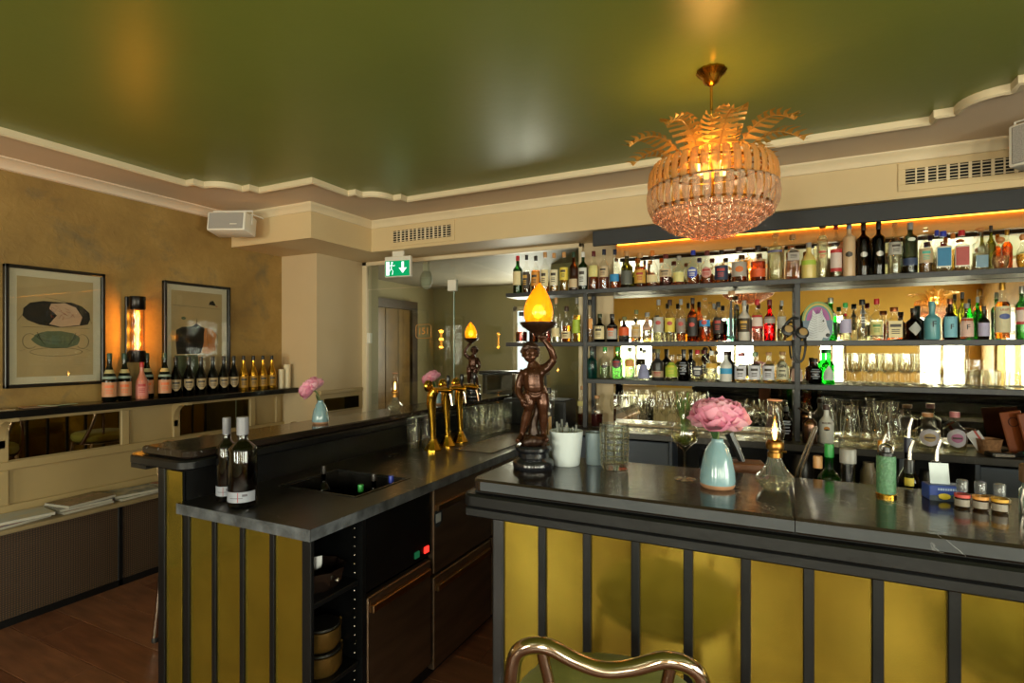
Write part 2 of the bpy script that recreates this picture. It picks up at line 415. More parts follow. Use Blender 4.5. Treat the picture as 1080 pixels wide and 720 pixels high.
# ---- glazed screen to the hall: frame, glass door, fixed pane
GY = 4.05; GZ = 2.30
fr = MB(); fr.box(GX0, GX0 + .055, GY - .03, GY + .03, 0, GZ + .035, .004); fr.box(GX0, GX1, GY - .03, GY + .03, GZ, GZ + .035, .004); fr.box(GX1 - .03, GX1, GY - .03, GY + .03, 0, GZ + .035, .004)
w1 = struct(fr.obj('window_1', M_mould, smooth=False), 'ivory frame of the glazed screen')
DX = -2.545
MB().box(DX + .006, GX1 - .03, GY - .005, GY + .005, .02, GZ).obj('pane', M_pane, w1, smooth=False)
MB().box(GX0 + .055, DX + .002, GY - .005, GY + .005, 2.075, GZ).obj('pane', M_pane, w1, smooth=False)
d1 = struct(MB().box(GX0 + .06, DX, GY - .005, GY + .005, .02, 2.068).obj('door_1', M_pane, smooth=False), 'frameless glass door in the screen')
M_edge = pm('bright_glass_edge', '#a9c4bb', .2, var=.02, spec=.8)
MB().box(DX - .001, DX + .005, GY - .006, GY + .006, .02, 2.068).obj('glass_edge', M_edge, d1, smooth=False)
for hx, hz in ((DX - .02, 2.06), (GX0 + .035, 1.60)):
    MB().box(hx - .035, hx + .05, GY - .022, GY + .022, hz - .045, hz + .055, .004).obj('hinge', M_white, d1, smooth=False)
# gold number on the glass door
M_goldp = pm('gold_transfer', '#c98f45', .4, .3)
M_goldp2 = M_goldp
bx = MB()
def rrect(w, h, r, n=4):
    pts = []
    for cx_, cy_, a in ((w / 2 - r, h / 2 - r, 0), (-w / 2 + r, h / 2 - r, 90), (-w / 2 + r, -h / 2 + r, 180), (w / 2 - r, -h / 2 + r, 270)):
        for k in range(n + 1): t = rad(a + 90 * k / n); pts.append((cx_ + r * cos(t), cy_ + r * sin(t)))
    return pts
nx, nz = -2.865, 1.662
bx.tube([(nx + a, GY - .009, nz + b) for a, b in rrect(.165, .125, .025)], .003, 4, closed=True)
bx.obj('number_frame', M_goldp, d1)
text_front('151', .085, M_goldp, d1, nx, GY - .008, nz, bold=.001, name='door_number')

# ---- the hall behind the screen
M_hall = pm('hall_wall_paint', '#a89c74', .6, var=.04, scale=2)
struct(MB().box(-4.7, 1.6, 6.9, 7.0, -.06, 2.6).obj('wall_hall_end', M_hall, smooth=False))
struct(MB().box(-4.8, -4.7, BACK_Y, 7.0, -.06, 2.6).obj('wall_hall_left', M_hall, smooth=False))
struct(MB().box(-4.7, -3.57, BACK_Y + .1, BACK_Y + .2, -.06, 2.6).obj('wall_hall_near', M_hall, smooth=False))
struct(MB().box(-2.16, -.9, 5.4, 6.9, -.06, 2.6).obj('wall_hall_block', M_hall, smooth=False))
struct(MB().box(-.9, -.8, BACK_Y + .1, 5.6, -.06, 2.6).obj('wall_hall_right', M_hall, smooth=False))
struct(MB().box(-4.8, 1.6, BACK_Y, 7.0, -.08, -.02).obj('floor_hall', pm('hall_floor', '#4a3426', .5), smooth=False))
struct(MB().box(-4.8, 1.6, BACK_Y + .02, 7.0, 2.42, 2.5).obj('ceiling_hall', pm('hall_ceiling', '#a39b88', .6, var=.03), smooth=False))
# brown doorway in the hall with fluted side
d2 = struct(MB().box(-4.69, -4.58, 5.0, 5.12, 0, 2.05).box(-4.69, -4.58, 6.2, 6.32, 0, 2.05).box(-4.69, -4.58, 5.0, 6.32, 2.05, 2.17).obj('door_2', pm('hall_door_brown', '#3c2a14', .4, var=.3), smooth=False))
for i, y0 in enumerate((5.12, 5.39, 5.66, 5.93)):
    MB().box(-4.66, -4.62, y0 + .005, y0 + .265, 0, 2.05, .006).obj('door_panel', pm('hall_door_gold', '#7a5a22', .3, var=.2), d2, smooth=False)
# daylit narrow window at the end of the hall
w2 = struct(MB().box(-3.32, -3.26, 6.86, 6.9, .8, 2.1).box(-2.98, -2.92, 6.86, 6.9, .8, 2.1).box(-3.32, -2.92, 6.86, 6.9, 2.04, 2.1).box(-3.32, -2.92, 6.86, 6.9, .8, .86).obj('window_2', M_mould, smooth=False))
MB().box(-3.26, -2.98, 6.88, 6.89, .86, 2.04).obj('pane', glow('hall_daylight', '#dfe6ea', .9), w2, smooth=False)
# low dark counter in the hall
hc = tag(MB().box(-2.9, -2.2, 5.2, 5.38, 0, 1.22, .004).box(-2.93, -2.17, 5.17, 5.4, 1.22, 1.26, .006).obj('hall_counter', M_black, smooth=False), 'low dark counter in the hall behind the glass screen', 'counter')
ov = thing('wall_fixture', 'small pale oval fixture behind the glass below the exit sign', 'fixture', (-3.05, 4.35, 2.18))
MB().ball((0, 0, 0), .085, 14, 8, (.8, .5, 1.15)).obj('shell', pm('pale_siren', '#b9b7ac', .5), ov)
MB().box(-.03, .03, -.02, .02, .08, .24, .004).obj('bracket', M_white, ov, smooth=False)

# ---- left wall: shelf rail, wainscot, mirrors, bench with radiator cover
wn = struct(MB().box(-4.0, -3.985, -.6, 3.45, .53, 1.115).obj('wainscot', M_panelp, smooth=False), 'beige panelled wainscot below the bottle shelf')
def rail(y0, y1, z0, z1, nm='rail', t=.022): return MB().box(-3.986, -3.986 + t, y0, y1, z0, z1, .004).obj(nm, M_panelp, wn, smooth=False)
rail(-.6, 3.45, 1.085, 1.115); rail(-.6, 3.45, .80, .85); rail(-.6, 3.45, .53, .60)
for y0 in (.30, .84, 1.46, 2.105, 2.455, 3.10, 3.36): rail(y0, y0 + .05, .85, 1.085, 'stile')
for y0 in (.84, 1.46): rail(y0, y0 + .05, .6, .8, 'stile')
M_dmirror = pm('smoked_mirror', '#c9bfa8', .02, 1., var=.03)
for y0, y1 in ((.35, .84), (1.51, 2.105), (2.505, 3.10)):
    MB().box(-3.984, -3.979, y0 + .004, y1 - .004, .856, 1.079).obj('mirror_panel', M_dmirror, wn, smooth=False)
pnl = struct(MB().box(-3.57, -3.556, 3.47, 4.01, .93, 1.10, .003).obj('trim_4', M_panelp, smooth=False), 'beige dado panel on the pillar side')
MB().box(-3.556, -3.553, 3.52, 3.96, .95, 1.06).obj('mirror_panel', M_dmirror, pnl, smooth=False)
struct(MB().box(-3.57, -3.545, 3.47, 4.01, 1.10, 1.135, .004).obj('trim_5', M_panelp, smooth=False), 'beige dado rail on the pillar side')
TOP_SHELF = [
    (-1.833, 3.87, 0.0368, 0.301, 'wine', 'green', '-', 0.0, 'red', 'cream', 0.22, 0.58, '-', 'green whisky bottle with red cap, leftmost'),
    (-1.754, 3.87, 0.031, 0.302, 'std', 'clear', 'brown', 0.5, 'black', 'dark', 0.12, 0.55, 'gold', 'slim whisky bottle with dark gold-printed label'),
    (-1.676, 3.87, 0.0361, 0.289, 'std', 'clear', 'amber', 0.6, 'dark', 'orange', 0.18, 0.55, 'dark', 'amber whisky bottle with orange label and dark cap'),
    (-1.596, 3.87, 0.034, 0.312, 'std', 'clear', 'amber', 0.22, 'tan', 'cream', 0.14, 0.55, 'dark', 'whisky bottle with tall cream label and little amber left'),
    (-1.521, 3.87, 0.0337, 0.299, 'std', 'clear', 'gold', 0.2, 'tan', 'ivory', 0.16, 0.56, 'dark', 'nearly empty whisky bottle with ivory label and tan cork'),
    (-1.439, 3.87, 0.0334, 0.3, 'std', 'clear', 'gold', 0.3, 'tan', 'yellow', 0.28, 0.6, 'dark', 'pale bottle with yellow label and golden remainder'),
    (-1.362, 3.87, 0.0348, 0.294, 'std', 'brown', '-', 0.0, 'forest', 'beige', 0.08, 0.3, 'beige', 'brown glass whisky bottle with forest green cap'),
    (-1.287, 3.87, 0.0344, 0.288, 'wine', 'green', '-', 0.0, 'white', 'white', 0.12, 0.58, 'dark', 'green bottle with white label and white cap beside shelf post'),
    (-1.205, 3.87, 0.0374, 0.289, 'std', 'clear', 'amber', 0.33, 'maroon', 'paleyellow', 0.33, 0.62, '-', 'amber whisky bottle with pale yellow label, maroon cap'),
    (-1.125, 3.87, 0.037, 0.296, 'std', 'clear', 'amber', 0.35, 'navy', 'beige', 0.3, 0.56, 'dark', 'amber whisky bottle with beige label and dark navy cap'),
    (-1.043, 3.87, 0.0365, 0.289, 'std', 'clear', 'amber', 0.3, 'navy', 'blue', 0.18, 0.36, '-', 'amber whisky bottle with bright blue label band'),
    (-0.955, 3.87, 0.0425, 0.269, 'squat', 'olive', '-', 0.0, 'tan', 'darksilver', 0.1, 0.46, '-', 'olive green squat bottle with dark silver label'),
    (-0.859, 3.87, 0.0402, 0.247, 'std', 'clear', 'amber', 0.6, 'tan', 'gold', 0.12, 0.5, 'red', 'amber rum bottle with red and gold label'),
    (-0.772, 3.87, 0.0396, 0.257, 'rum', 'clear', 'amber', 0.25, 'orange', 'cream', 0.12, 0.32, '-', 'clear bottle with low cream label and orange cap'),
    (-0.679, 3.87, 0.0436, 0.226, 'squat', 'clear', 'red', 0.42, 'maroon', 'beige', 0.28, 0.52, 'dark', 'deep red liqueur bottle with beige label, maroon cap'),
    (-0.589, 3.87, 0.0383, 0.206, 'rum', 'clear', 'amber', 0.3, 'grey', 'paleyellow', 0.12, 0.44, '-', 'low pale bottle with pale green-yellow label and grey cap'),
    (-0.494, 3.87, 0.0406, 0.238, 'rum', 'clear', 'amber', 0.3, 'blue', 'blueoval', 0.18, 0.5, 'white', 'amber bottle with blue oval label and blue cap'),
    (-0.404, 3.87, 0.0413, 0.228, 'rum', 'clear', 'amber', 0.3, 'maroon', 'pink', 0.18, 0.5, 'red', 'amber bottle with pink oval label and maroon cap'),
    (-0.311, 3.87, 0.0434, 0.224, 'squat', 'clear', 'amber', 0.4, 'black', 'darkblue', 0.1, 0.52, 'red', 'squat amber bottle with dark blue label, black cap'),
    (-0.202, 3.87, 0.0479, 0.237, 'squat', 'clear', 'amber', 0.55, 'brown', 'greylabel', 0.16, 0.56, 'orangedot', 'broad amber bottle with orange dot on grey label'),
    (-0.087, 3.87, 0.0466, 0.237, 'squat', 'clear', 'orange', 0.55, 'dark', 'orangered', 0.12, 0.34, '-', 'round-shouldered orange liqueur bottle with orange-red label'),
    (0.017, 3.87, 0.0522, 0.308, 'tall', 'clear', 'pale', 0.7, 'glass', 'clearprint', 0.55, 0.66, 'bluetext', 'large clear bottle with blue lettering and glass stopper'),
    (0.115, 3.87, 0.0417, 0.289, 'square', 'clear', 'copper', 0.6, 'wood', 'greylabel', 0.42, 0.68, 'dark', 'square copper-tinted bottle with grey upper label'),
    (0.205, 3.87, 0.042, 0.23, 'rum', 'frostyellow', '-', 0.0, 'grey', 'limelabel', 0.38, 0.5, '-', 'frosted pale yellow bottle with lime label'),
    (0.28, 3.87, 0.0312, 0.366, 'slim', 'clear', 'pale', 0.72, 'brown', 'clearprint', 0.3, 0.5, 'red', 'tall slim clear bottle with dark brown neck'),
    (0.352, 3.87, 0.0318, 0.347, 'std', 'clear', 'pale', 0.5, 'red', 'redwhite', 0.1, 0.5, '-', 'clear bottle with red cap and red and white label'),
    (0.422, 3.87, 0.0335, 0.339, 'tall', 'frostbeige', '-', 0.0, 'bluegrey', 'none', 0.0, 0.0, 'dark', 'tall frosted beige bottle with blue neck strip'),
    (0.496, 3.87, 0.0328, 0.323, 'tall', 'darkbrown', '-', 0.0, 'darkbrown', 'none', 0.0, 0.0, 'silver', 'tall dark brown bottle with silver emblem'),
    (0.573, 3.87, 0.0332, 0.321, 'tall', 'blackblue', '-', 0.0, 'blackblue', 'none', 0.0, 0.0, 'silver', 'tall black-blue bottle with silver emblem'),
    (0.653, 3.87, 0.0346, 0.307, 'std', 'clear', 'pale', 0.5, 'glass', 'silver', 0.38, 0.62, 'dark', 'clear bottle with silver label and glass stopper'),
    (0.729, 3.87, 0.0359, 0.302, 'tall', 'greygreen', '-', 0.0, 'grey', 'blueband', 0.16, 0.3, 'star', 'grey-green bottle with white star and blue band'),
    (0.802, 3.87, 0.033, 0.264, 'rum', 'clear', 'gold', 0.28, 'glass', 'beige', 0.22, 0.54, 'teal', 'clear tequila bottle with beige label and golden remainder'),
    (0.884, 3.87, 0.0383, 0.237, 'square', 'clear', 'pale', 0.5, 'blue', 'bluewhite', 0.14, 0.58, '-', 'square clear bottle with blue label framed white'),
    (0.968, 3.87, 0.0362, 0.234, 'square', 'clear', 'gold', 0.5, 'red', 'redwhite2', 0.14, 0.58, '-', 'square golden bottle with red label framed pale'),
    (1.05, 3.87, 0.0332, 0.242, 'square', 'clear', 'pale', 0.4, 'woodball', 'greyblue', 0.06, 0.34, '-', 'square patterned bottle with wooden ball stopper, grey-blue label'),
    (1.139, 3.87, 0.0397, 0.183, 'flask', 'clear', 'pale', 0.4, 'woodball', 'none', 0.0, 0.0, '-', 'squat round flask with wooden ball stopper'),
    (1.231, 3.87, 0.0274, 0.188, 'flask', 'clear', 'gold', 0.4, 'woodball', 'none', 0.0, 0.0, '-', 'golden flask with orange ball stopper, rightmost'),
    (0.878, 3.975, 0.0257, 0.264, 'square', 'clear', 'pale', 0.5, 'blue', 'none', 0.0, 0.0, '-', 'blue-capped bottle behind the square blue-labelled one'),
    (0.954, 3.975, 0.0251, 0.24, 'square', 'clear', 'gold', 0.6, 'orange', 'none', 0.0, 0.0, '-', 'orange-capped bottle behind the square red-labelled one'),
    (1.128, 3.975, 0.0217, 0.267, 'std', 'olive', '-', 0.0, 'dark', 'none', 0.0, 0.0, '-', 'tall olive bottle standing behind the wooden ball stoppers'),
    (1.199, 3.975, 0.025, 0.238, 'std', 'clear', 'orange', 0.7, 'gold', 'none', 0.0, 0.0, '-', 'orange bottle standing behind the squat round flask'),
    (-0.848, 3.975, 0.0263, 0.207, 'std', 'brown', '-', 0.0, 'dark', 'none', 0.0, 0.0, '-', 'brown bottle hidden behind the amber rum bottle'),
    (-1.003, 3.975, 0.0236, 0.211, 'std', 'brown', '-', 0.0, 'dark', 'none', 0.0, 0.0, '-', 'small brown bottle behind the olive green bottle'),
]
MIDDLE_SHELF = [
    (-1.804, 3.87, 0.0476, 0.242, 'squat', 'clear', 'darkred', 0.35, 'dark', 'none', 0.0, 0.0, '-', 'clear decanter of dark red liquor left of glowing lamp'),
    (-1.693, 3.87, 0.0362, 0.313, 'std', 'darkbrown', '-', 0.0, 'red', 'none', 0.0, 0.0, '-', 'dark brown bottle hidden behind the glowing flame lamp'),
    (-1.576, 3.87, 0.0286, 0.294, 'std', 'clear', 'darkred', 0.55, 'maroon', 'none', 0.0, 0.0, '-', 'dark red bottle just right of glowing flame lamp'),
    (-1.505, 3.87, 0.0319, 0.343, 'std', 'clear', 'pale', 0.3, 'tan', 'cream', 0.12, 0.32, '-', 'clear bottle with low cream label right of flame lamp'),
    (-1.419, 3.87, 0.0368, 0.274, 'squat', 'clear', 'amber', 0.45, 'brown', 'cream', 0.1, 0.3, 'dark', 'round amber bottle with wide brown stopper'),
    (-1.336, 3.87, 0.0329, 0.335, 'std', 'clear', 'gold', 0.6, 'grey', 'limelabel', 0.2, 0.5, '-', 'golden bottle with green-yellow label beside the shelf post'),
    (-1.231, 3.87, 0.0239, 0.317, 'slim', 'clear', 'gold', 0.5, 'black', 'orangelabel', 0.3, 0.55, '-', 'slim clear bottle with orange label right of the post'),
    (-1.158, 3.87, 0.0405, 0.208, 'squat', 'darkgreen', '-', 0.0, 'darkgreen', 'cream', 0.1, 0.56, 'dark', 'squat dark green bottle with cream label'),
    (-1.064, 3.87, 0.04, 0.205, 'squat', 'darkbrown', '-', 0.0, 'dark', 'silver', 0.1, 0.58, 'orange', 'squat dark brown bottle with silver and orange label'),
    (-0.973, 3.87, 0.0394, 0.182, 'squat', 'clear', 'darkred', 0.5, 'olive', 'orangered', 0.25, 0.58, '-', 'dark red bottle with orange-red label and olive cap'),
    (-0.886, 3.87, 0.0372, 0.228, 'squat', 'clear', 'gold', 0.3, 'olive', 'beige', 0.14, 0.55, 'gold', 'round-shouldered bottle with beige label and gold line'),
    (-0.806, 3.87, 0.0351, 0.208, 'square', 'clear', 'pale', 0.4, 'grey', 'copperlabel', 0.4, 0.78, 'dark', 'square bottle with copper paper label'),
    (-0.728, 3.87, 0.0346, 0.297, 'std', 'clear', 'pale', 0.55, 'grey', 'silver', 0.22, 0.58, 'reddot', 'clear rum bottle with silver label and red emblem'),
    (-0.65, 3.87, 0.0347, 0.293, 'std', 'clear', 'pale', 0.55, 'brown', 'yellow', 0.22, 0.56, 'reddot', 'rum bottle with yellow label and red emblem'),
    (-0.575, 3.87, 0.0321, 0.294, 'std', 'clear', 'amber', 0.3, 'grey', 'taupe', 0.2, 0.54, 'reddot', 'rum bottle with taupe label and red emblem'),
    (-0.497, 3.87, 0.0346, 0.3, 'std', 'brown', '-', 0.0, 'dark', 'blacklabel', 0.12, 0.54, 'reddot', 'brown rum bottle with black label and red emblem'),
    (-0.417, 3.87, 0.0355, 0.297, 'std', 'clear', 'amber', 0.5, 'glass', 'blue', 0.34, 0.48, 'reddot', 'amber rum bottle with blue band and red emblem'),
    (-0.332, 3.87, 0.0334, 0.265, 'squat', 'clear', 'darkred', 0.5, 'black', 'blacklabel', 0.2, 0.6, 'red', 'dark rum bottle with dark label and black cap'),
    (-0.248, 3.87, 0.0336, 0.334, 'slim', 'clear', 'teal', 0.45, 'cork', 'darkstrip', 0.1, 0.8, '-', 'tall slim teal bottle with dark strip and cork'),
    (-0.17, 3.87, 0.0364, 0.268, 'std', 'frostgrey', '-', 0.0, 'grey', 'blackgold', 0.22, 0.56, 'gold', 'frosted grey bottle with black and gold label'),
    (-0.092, 3.87, 0.033, 0.271, 'std', 'clear', 'pink', 0.5, 'red', 'redwhite', 0.3, 0.62, '-', 'clear pinkish bottle with red cap and white label'),
    (-0.019, 3.87, 0.034, 0.268, 'squat', 'redglass', '-', 0.0, 'maroon', 'greylabel', 0.42, 0.58, '-', 'bright red bottle with grey label'),
    (0.052, 3.87, 0.0265, 0.259, 'std', 'clear', 'pale', 0.4, 'grey', 'silver', 0.3, 0.6, '-', 'clear bottle with silver cap behind the headphones'),
    (0.324, 3.87, 0.0369, 0.266, 'rum', 'brightgreen', '-', 0.0, 'silver', 'silverband', 0.56, 0.64, 'reddot2', 'bright green bottle with silver band and red seal'),
    (0.402, 3.87, 0.0325, 0.231, 'squat', 'clear', 'pale', 0.4, 'green', 'lilac', 0.2, 0.56, 'reddot2', 'clear bottle with green cap, red seal and lilac label'),
    (0.489, 3.87, 0.027, 0.248, 'slim', 'clear', 'pale', 0.5, 'black', 'darkstrip', 0.3, 0.85, 'silver', 'slim clear bottle with silver strip and black cap'),
    (0.563, 3.87, 0.0333, 0.25, 'squat', 'clear', 'pale', 0.5, 'red', 'paleyellow', 0.12, 0.44, 'green', 'clear bottle with red cap and pale green label'),
    (0.651, 3.87, 0.0424, 0.196, 'square', 'clear', 'orange', 0.55, 'copper', 'cream', 0.08, 0.58, 'dark', 'square orange bottle with large cream label'),
    (0.745, 3.87, 0.0379, 0.187, 'squat', 'darkbrown', '-', 0.0, 'dark', 'diamond', 0.14, 0.56, '-', 'dark brown apothecary bottle with grey diamond label'),
    (0.833, 3.87, 0.0389, 0.223, 'squat', 'tealceramic', '-', 0.0, 'tealceramic', 'none', 0.0, 0.0, 'F', 'teal ceramic bottle with dark letter'),
    (0.916, 3.87, 0.0317, 0.236, 'squat', 'darkbrown', '-', 0.0, 'copper', 'tealabel', 0.06, 0.56, 'F', 'dark bottle with light blue letter label'),
    (0.991, 3.87, 0.0309, 0.206, 'squat', 'clear', 'orange', 0.6, 'grey', 'pinklabel', 0.08, 0.6, 'F', 'orange bottle with pink letter label'),
    (1.065, 3.87, 0.0253, 0.187, 'squat', 'darkbrown', '-', 0.0, 'dark', 'lilac', 0.1, 0.5, '-', 'slim dark bottle with half-seen lilac label'),
    (1.147, 3.87, 0.0349, 0.316, 'std', 'clear', 'amber', 0.66, 'gold', 'cream2', 0.12, 0.58, 'LILLET', 'large amber aperitif bottle with cream label and gold cap'),
    (1.227, 3.87, 0.0256, 0.291, 'wine', 'green', '-', 0.0, 'silver', 'redwhite', 0.28, 0.6, '-', 'green bottle with red and white label, rightmost'),
    (1.068, 3.975, 0.0201, 0.249, 'std', 'brightgreen', '-', 0.0, 'grey', 'none', 0.0, 0.0, '-', 'green bottle with grey neck behind the orange letter bottle'),
    (0.998, 3.975, 0.0227, 0.28, 'std', 'olive', '-', 0.0, 'dark', 'none', 0.0, 0.0, '-', 'grey-olive bottle behind the light blue letter label'),
    (-0.369, 3.975, 0.024, 0.264, 'std', 'clear', 'gold', 0.5, 'grey', 'none', 0.0, 0.0, '-', 'clear golden bottle behind the amber rum bottle with blue band'),
    (-0.222, 3.975, 0.0232, 0.252, 'std', 'darkgreen', '-', 0.0, 'dark', 'none', 0.0, 0.0, '-', 'dark green bottle behind the tall slim teal bottle'),
]
LOWER_SHELF = [
    (-1.22, 3.87, 0.0402, 0.248, 'squat', 'tealglass', '-', 0.0, 'black', 'none', 0.0, 0.0, '-', 'teal glass bottle with black cap beside the post'),
    (-1.118, 3.87, 0.0403, 0.234, 'std', 'clear', 'palegreen', 0.4, 'green', 'none', 0.0, 0.0, 'dark', 'clear pale green bottle with bright green cap'),
    (-1.022, 3.87, 0.0413, 0.234, 'std', 'palegreen', '-', 0.0, 'green', 'darkoval', 0.34, 0.62, 'red', 'light green bottle with dark oval label'),
    (-0.931, 3.87, 0.0358, 0.234, 'std', 'clear', 'pale', 0.5, 'olive', 'orangelabel', 0.4, 0.62, '-', 'clear bottle with small orange label'),
    (-0.832, 3.87, 0.0433, 0.22, 'bell', 'clear', 'pale', 0.4, 'grey', 'lavender', 0.05, 0.5, '-', 'bell-shaped clear bottle with lavender label and grey cap'),
    (-0.735, 3.87, 0.0403, 0.22, 'squat', 'charcoal', '-', 0.0, 'olive', 'beigeband', 0.1, 0.3, 'red', 'charcoal bottle with beige band at its foot'),
    (-0.64, 3.87, 0.0418, 0.18, 'squat', 'clear', 'pale', 0.5, 'glass', 'limelabel', 0.14, 0.7, 'yellow', 'clear bottle with lime green label'),
    (-0.557, 3.87, 0.0371, 0.217, 'squat', 'blackglass', '-', 0.0, 'black', 'none', 0.0, 0.0, 'greyprint', 'black bottle with grey print'),
    (-0.466, 3.87, 0.0403, 0.213, 'std', 'clear', 'pale', 0.4, 'red', 'darkround', 0.14, 0.5, 'white', 'clear bottle with dark round label and red cap'),
    (-0.374, 3.87, 0.0352, 0.207, 'std', 'clear', 'pale', 0.5, 'white', 'goldlabel', 0.44, 0.6, '-', 'clear bottle with small gold label and white cap'),
    (-0.284, 3.87, 0.0382, 0.207, 'rum', 'frostwhite', '-', 0.0, 'brown', 'blueband2', 0.26, 0.44, '-', 'frosted white bottle with sky blue band'),
    (-0.193, 3.87, 0.0371, 0.195, 'squat', 'clear', 'gold', 0.5, 'pinkcap', 'lilacwhite', 0.1, 0.56, 'dark', 'clear bottle with white label and pink cork'),
    (-0.109, 3.87, 0.0364, 0.198, 'squat', 'clear', 'gold', 0.5, 'greenish', 'lilacwhite', 0.1, 0.56, 'dark', 'clear bottle with white label and greenish cork'),
    (-0.025, 3.87, 0.0357, 0.198, 'squat', 'clear', 'gold', 0.5, 'cork', 'lilacwhite', 0.1, 0.56, 'dark', 'clear bottle with white label and tan cork'),
    (0.058, 3.87, 0.0357, 0.202, 'squat', 'clear', 'gold', 0.4, 'cork', 'clearlabel', 0.12, 0.68, 'GIN', 'clear bottle lettered in black above the counter lamp'),
    (0.136, 3.87, 0.0324, 0.159, 'squat', 'clear', 'pink', 0.5, 'copper', 'pinklabel', 0.1, 0.6, '-', 'pink-labelled bottle half hidden behind the shelf post'),
    (0.239, 3.87, 0.0366, 0.16, 'squat', 'darkbrown', '-', 0.0, 'dark', 'none', 0.0, 0.0, 'greyprint', 'squat dark brown bottle with grey print'),
    (0.311, 3.87, 0.0358, 0.22, 'squat', 'brightgreen', '-', 0.0, 'green', 'drop', 0.12, 0.54, '-', 'bright green bottle with silver drop label'),
]
# ================================================================== fixed furniture
def stone(name, c1, c2, vein, rough):
    m, nt, out = new_mat(name); p = N(nt, 'BsdfPrincipled'); nt.links.new(p.outputs[0], out.inputs[0])
    tc = N(nt, 'TexCoord')
    n = N(nt, 'TexNoise', i_Scale=5., i_Detail=9., i_Roughness=.65); nt.links.new(tc.outputs['Object'], n.inputs[0])
    r = N(nt, 'ValToRGB'); r.color_ramp.elements[0].position = .35; r.color_ramp.elements[1].position = .7
    r.color_ramp.elements[0].color = srgb(c1); r.color_ramp.elements[1].color = srgb(c2); nt.links.new(n.outputs[0], r.inputs[0])
    v = N(nt, 'TexNoise', i_Scale=7., i_Detail=6., i_Distortion=1.2); nt.links.new(tc.outputs['Object'], v.inputs[0])
    rv = N(nt, 'ValToRGB'); e = rv.color_ramp.elements; e[0].position = .492; e[0].color = (0, 0, 0, 1); e[1].position = .508; e[1].color = (0, 0, 0, 1)
    k = rv.color_ramp.elements.new(.5); k.color = (1, 1, 1, 1); nt.links.new(v.outputs[0], rv.inputs[0])
    gate = N(nt, 'TexNoise', i_Scale=3.1, i_Detail=2.); nt.links.new(tc.outputs['Object'], gate.inputs[0])
    rg = N(nt, 'ValToRGB'); rg.color_ramp.elements[0].position = .56; rg.color_ramp.elements[1].position = .66; nt.links.new(gate.outputs[0], rg.inputs[0])
    mm = N(nt, 'Math', operation='MULTIPLY'); nt.links.new(rv.outputs[0], mm.inputs[0]); nt.links.new(rg.outputs[0], mm.inputs[1])
    mx = N(nt, 'MixRGB'); nt.links.new(mm.outputs[0], mx.inputs[0]); nt.links.new(r.outputs[0], mx.inputs[1]); mx.inputs[2].default_value = srgb(vein)
    nt.links.new(mx.outputs[0], p.inputs['Base Color'])
    mr = N(nt, 'MapRange'); mr.inputs['To Min'].default_value = rough - .06; mr.inputs['To Max'].default_value = rough + .10; nt.links.new(n.outputs[0], mr.inputs[0]); nt.links.new(mr.outputs[0], p.inputs['Roughness'])
    b = N(nt, 'Bump', i_Strength=.05, i_Distance=.01); n2 = N(nt, 'TexNoise', i_Scale=45., i_Detail=6.); nt.links.new(tc.outputs['Object'], n2.inputs[0])
    nt.links.new(n2.outputs[0], b.inputs['Height']); nt.links.new(b.outputs[0], p.inputs['Normal'])
    return m
M_counter = stone('polished_black_stone', '#1c1511', '#2c231d', '#8e8c88', .12)  # brown tint in the stone stands in for reflections in its polish
M_work = stone('worn_slate_worktop', '#161616', '#2c2b29', '#9a948a', .28)
def brass():
    m, nt, out = new_mat('scuffed_brass_sheet'); p = N(nt, 'BsdfPrincipled'); nt.links.new(p.outputs[0], out.inputs[0])
    p.inputs['Metallic'].default_value = .82
    tc = N(nt, 'TexCoord'); mp = N(nt, 'Mapping'); mp.inputs['Scale'].default_value = (1, 1, 1); nt.links.new(tc.outputs['Object'], mp.inputs[0])
    n = N(nt, 'TexNoise', i_Scale=4., i_Detail=8., i_Roughness=.7, i_Distortion=.8); nt.links.new(mp.outputs[0], n.inputs[0])
    r = N(nt, 'ValToRGB'); e = r.color_ramp.elements; e[0].position = .3; e[0].color = srgb('#98822e'); e[1].position = .7; e[1].color = srgb('#b09838')
    nt.links.new(n.outputs[0], r.inputs[0]); nt.links.new(r.outputs[0], p.inputs['Base Color'])
    n2 = N(nt, 'TexNoise', i_Scale=9., i_Detail=5., i_Distortion=1.); nt.links.new(mp.outputs[0], n2.inputs[0])
    mr = N(nt, 'MapRange'); mr.inputs['From Min'].default_value = .35; mr.inputs['From Max'].default_value = .75; mr.inputs['To Min'].default_value = .10; mr.inputs['To Max'].default_value = .24
    nt.links.new(n2.outputs[0], mr.inputs[0]); nt.links.new(mr.outputs[0], p.inputs['Roughness'])
    b = N(nt, 'Bump', i_Strength=.008, i_Distance=.01); nt.links.new(n.outputs[0], b.inputs['Height']); nt.links.new(b.outputs[0], p.inputs['Normal'])
    return m
M_brass = brass()
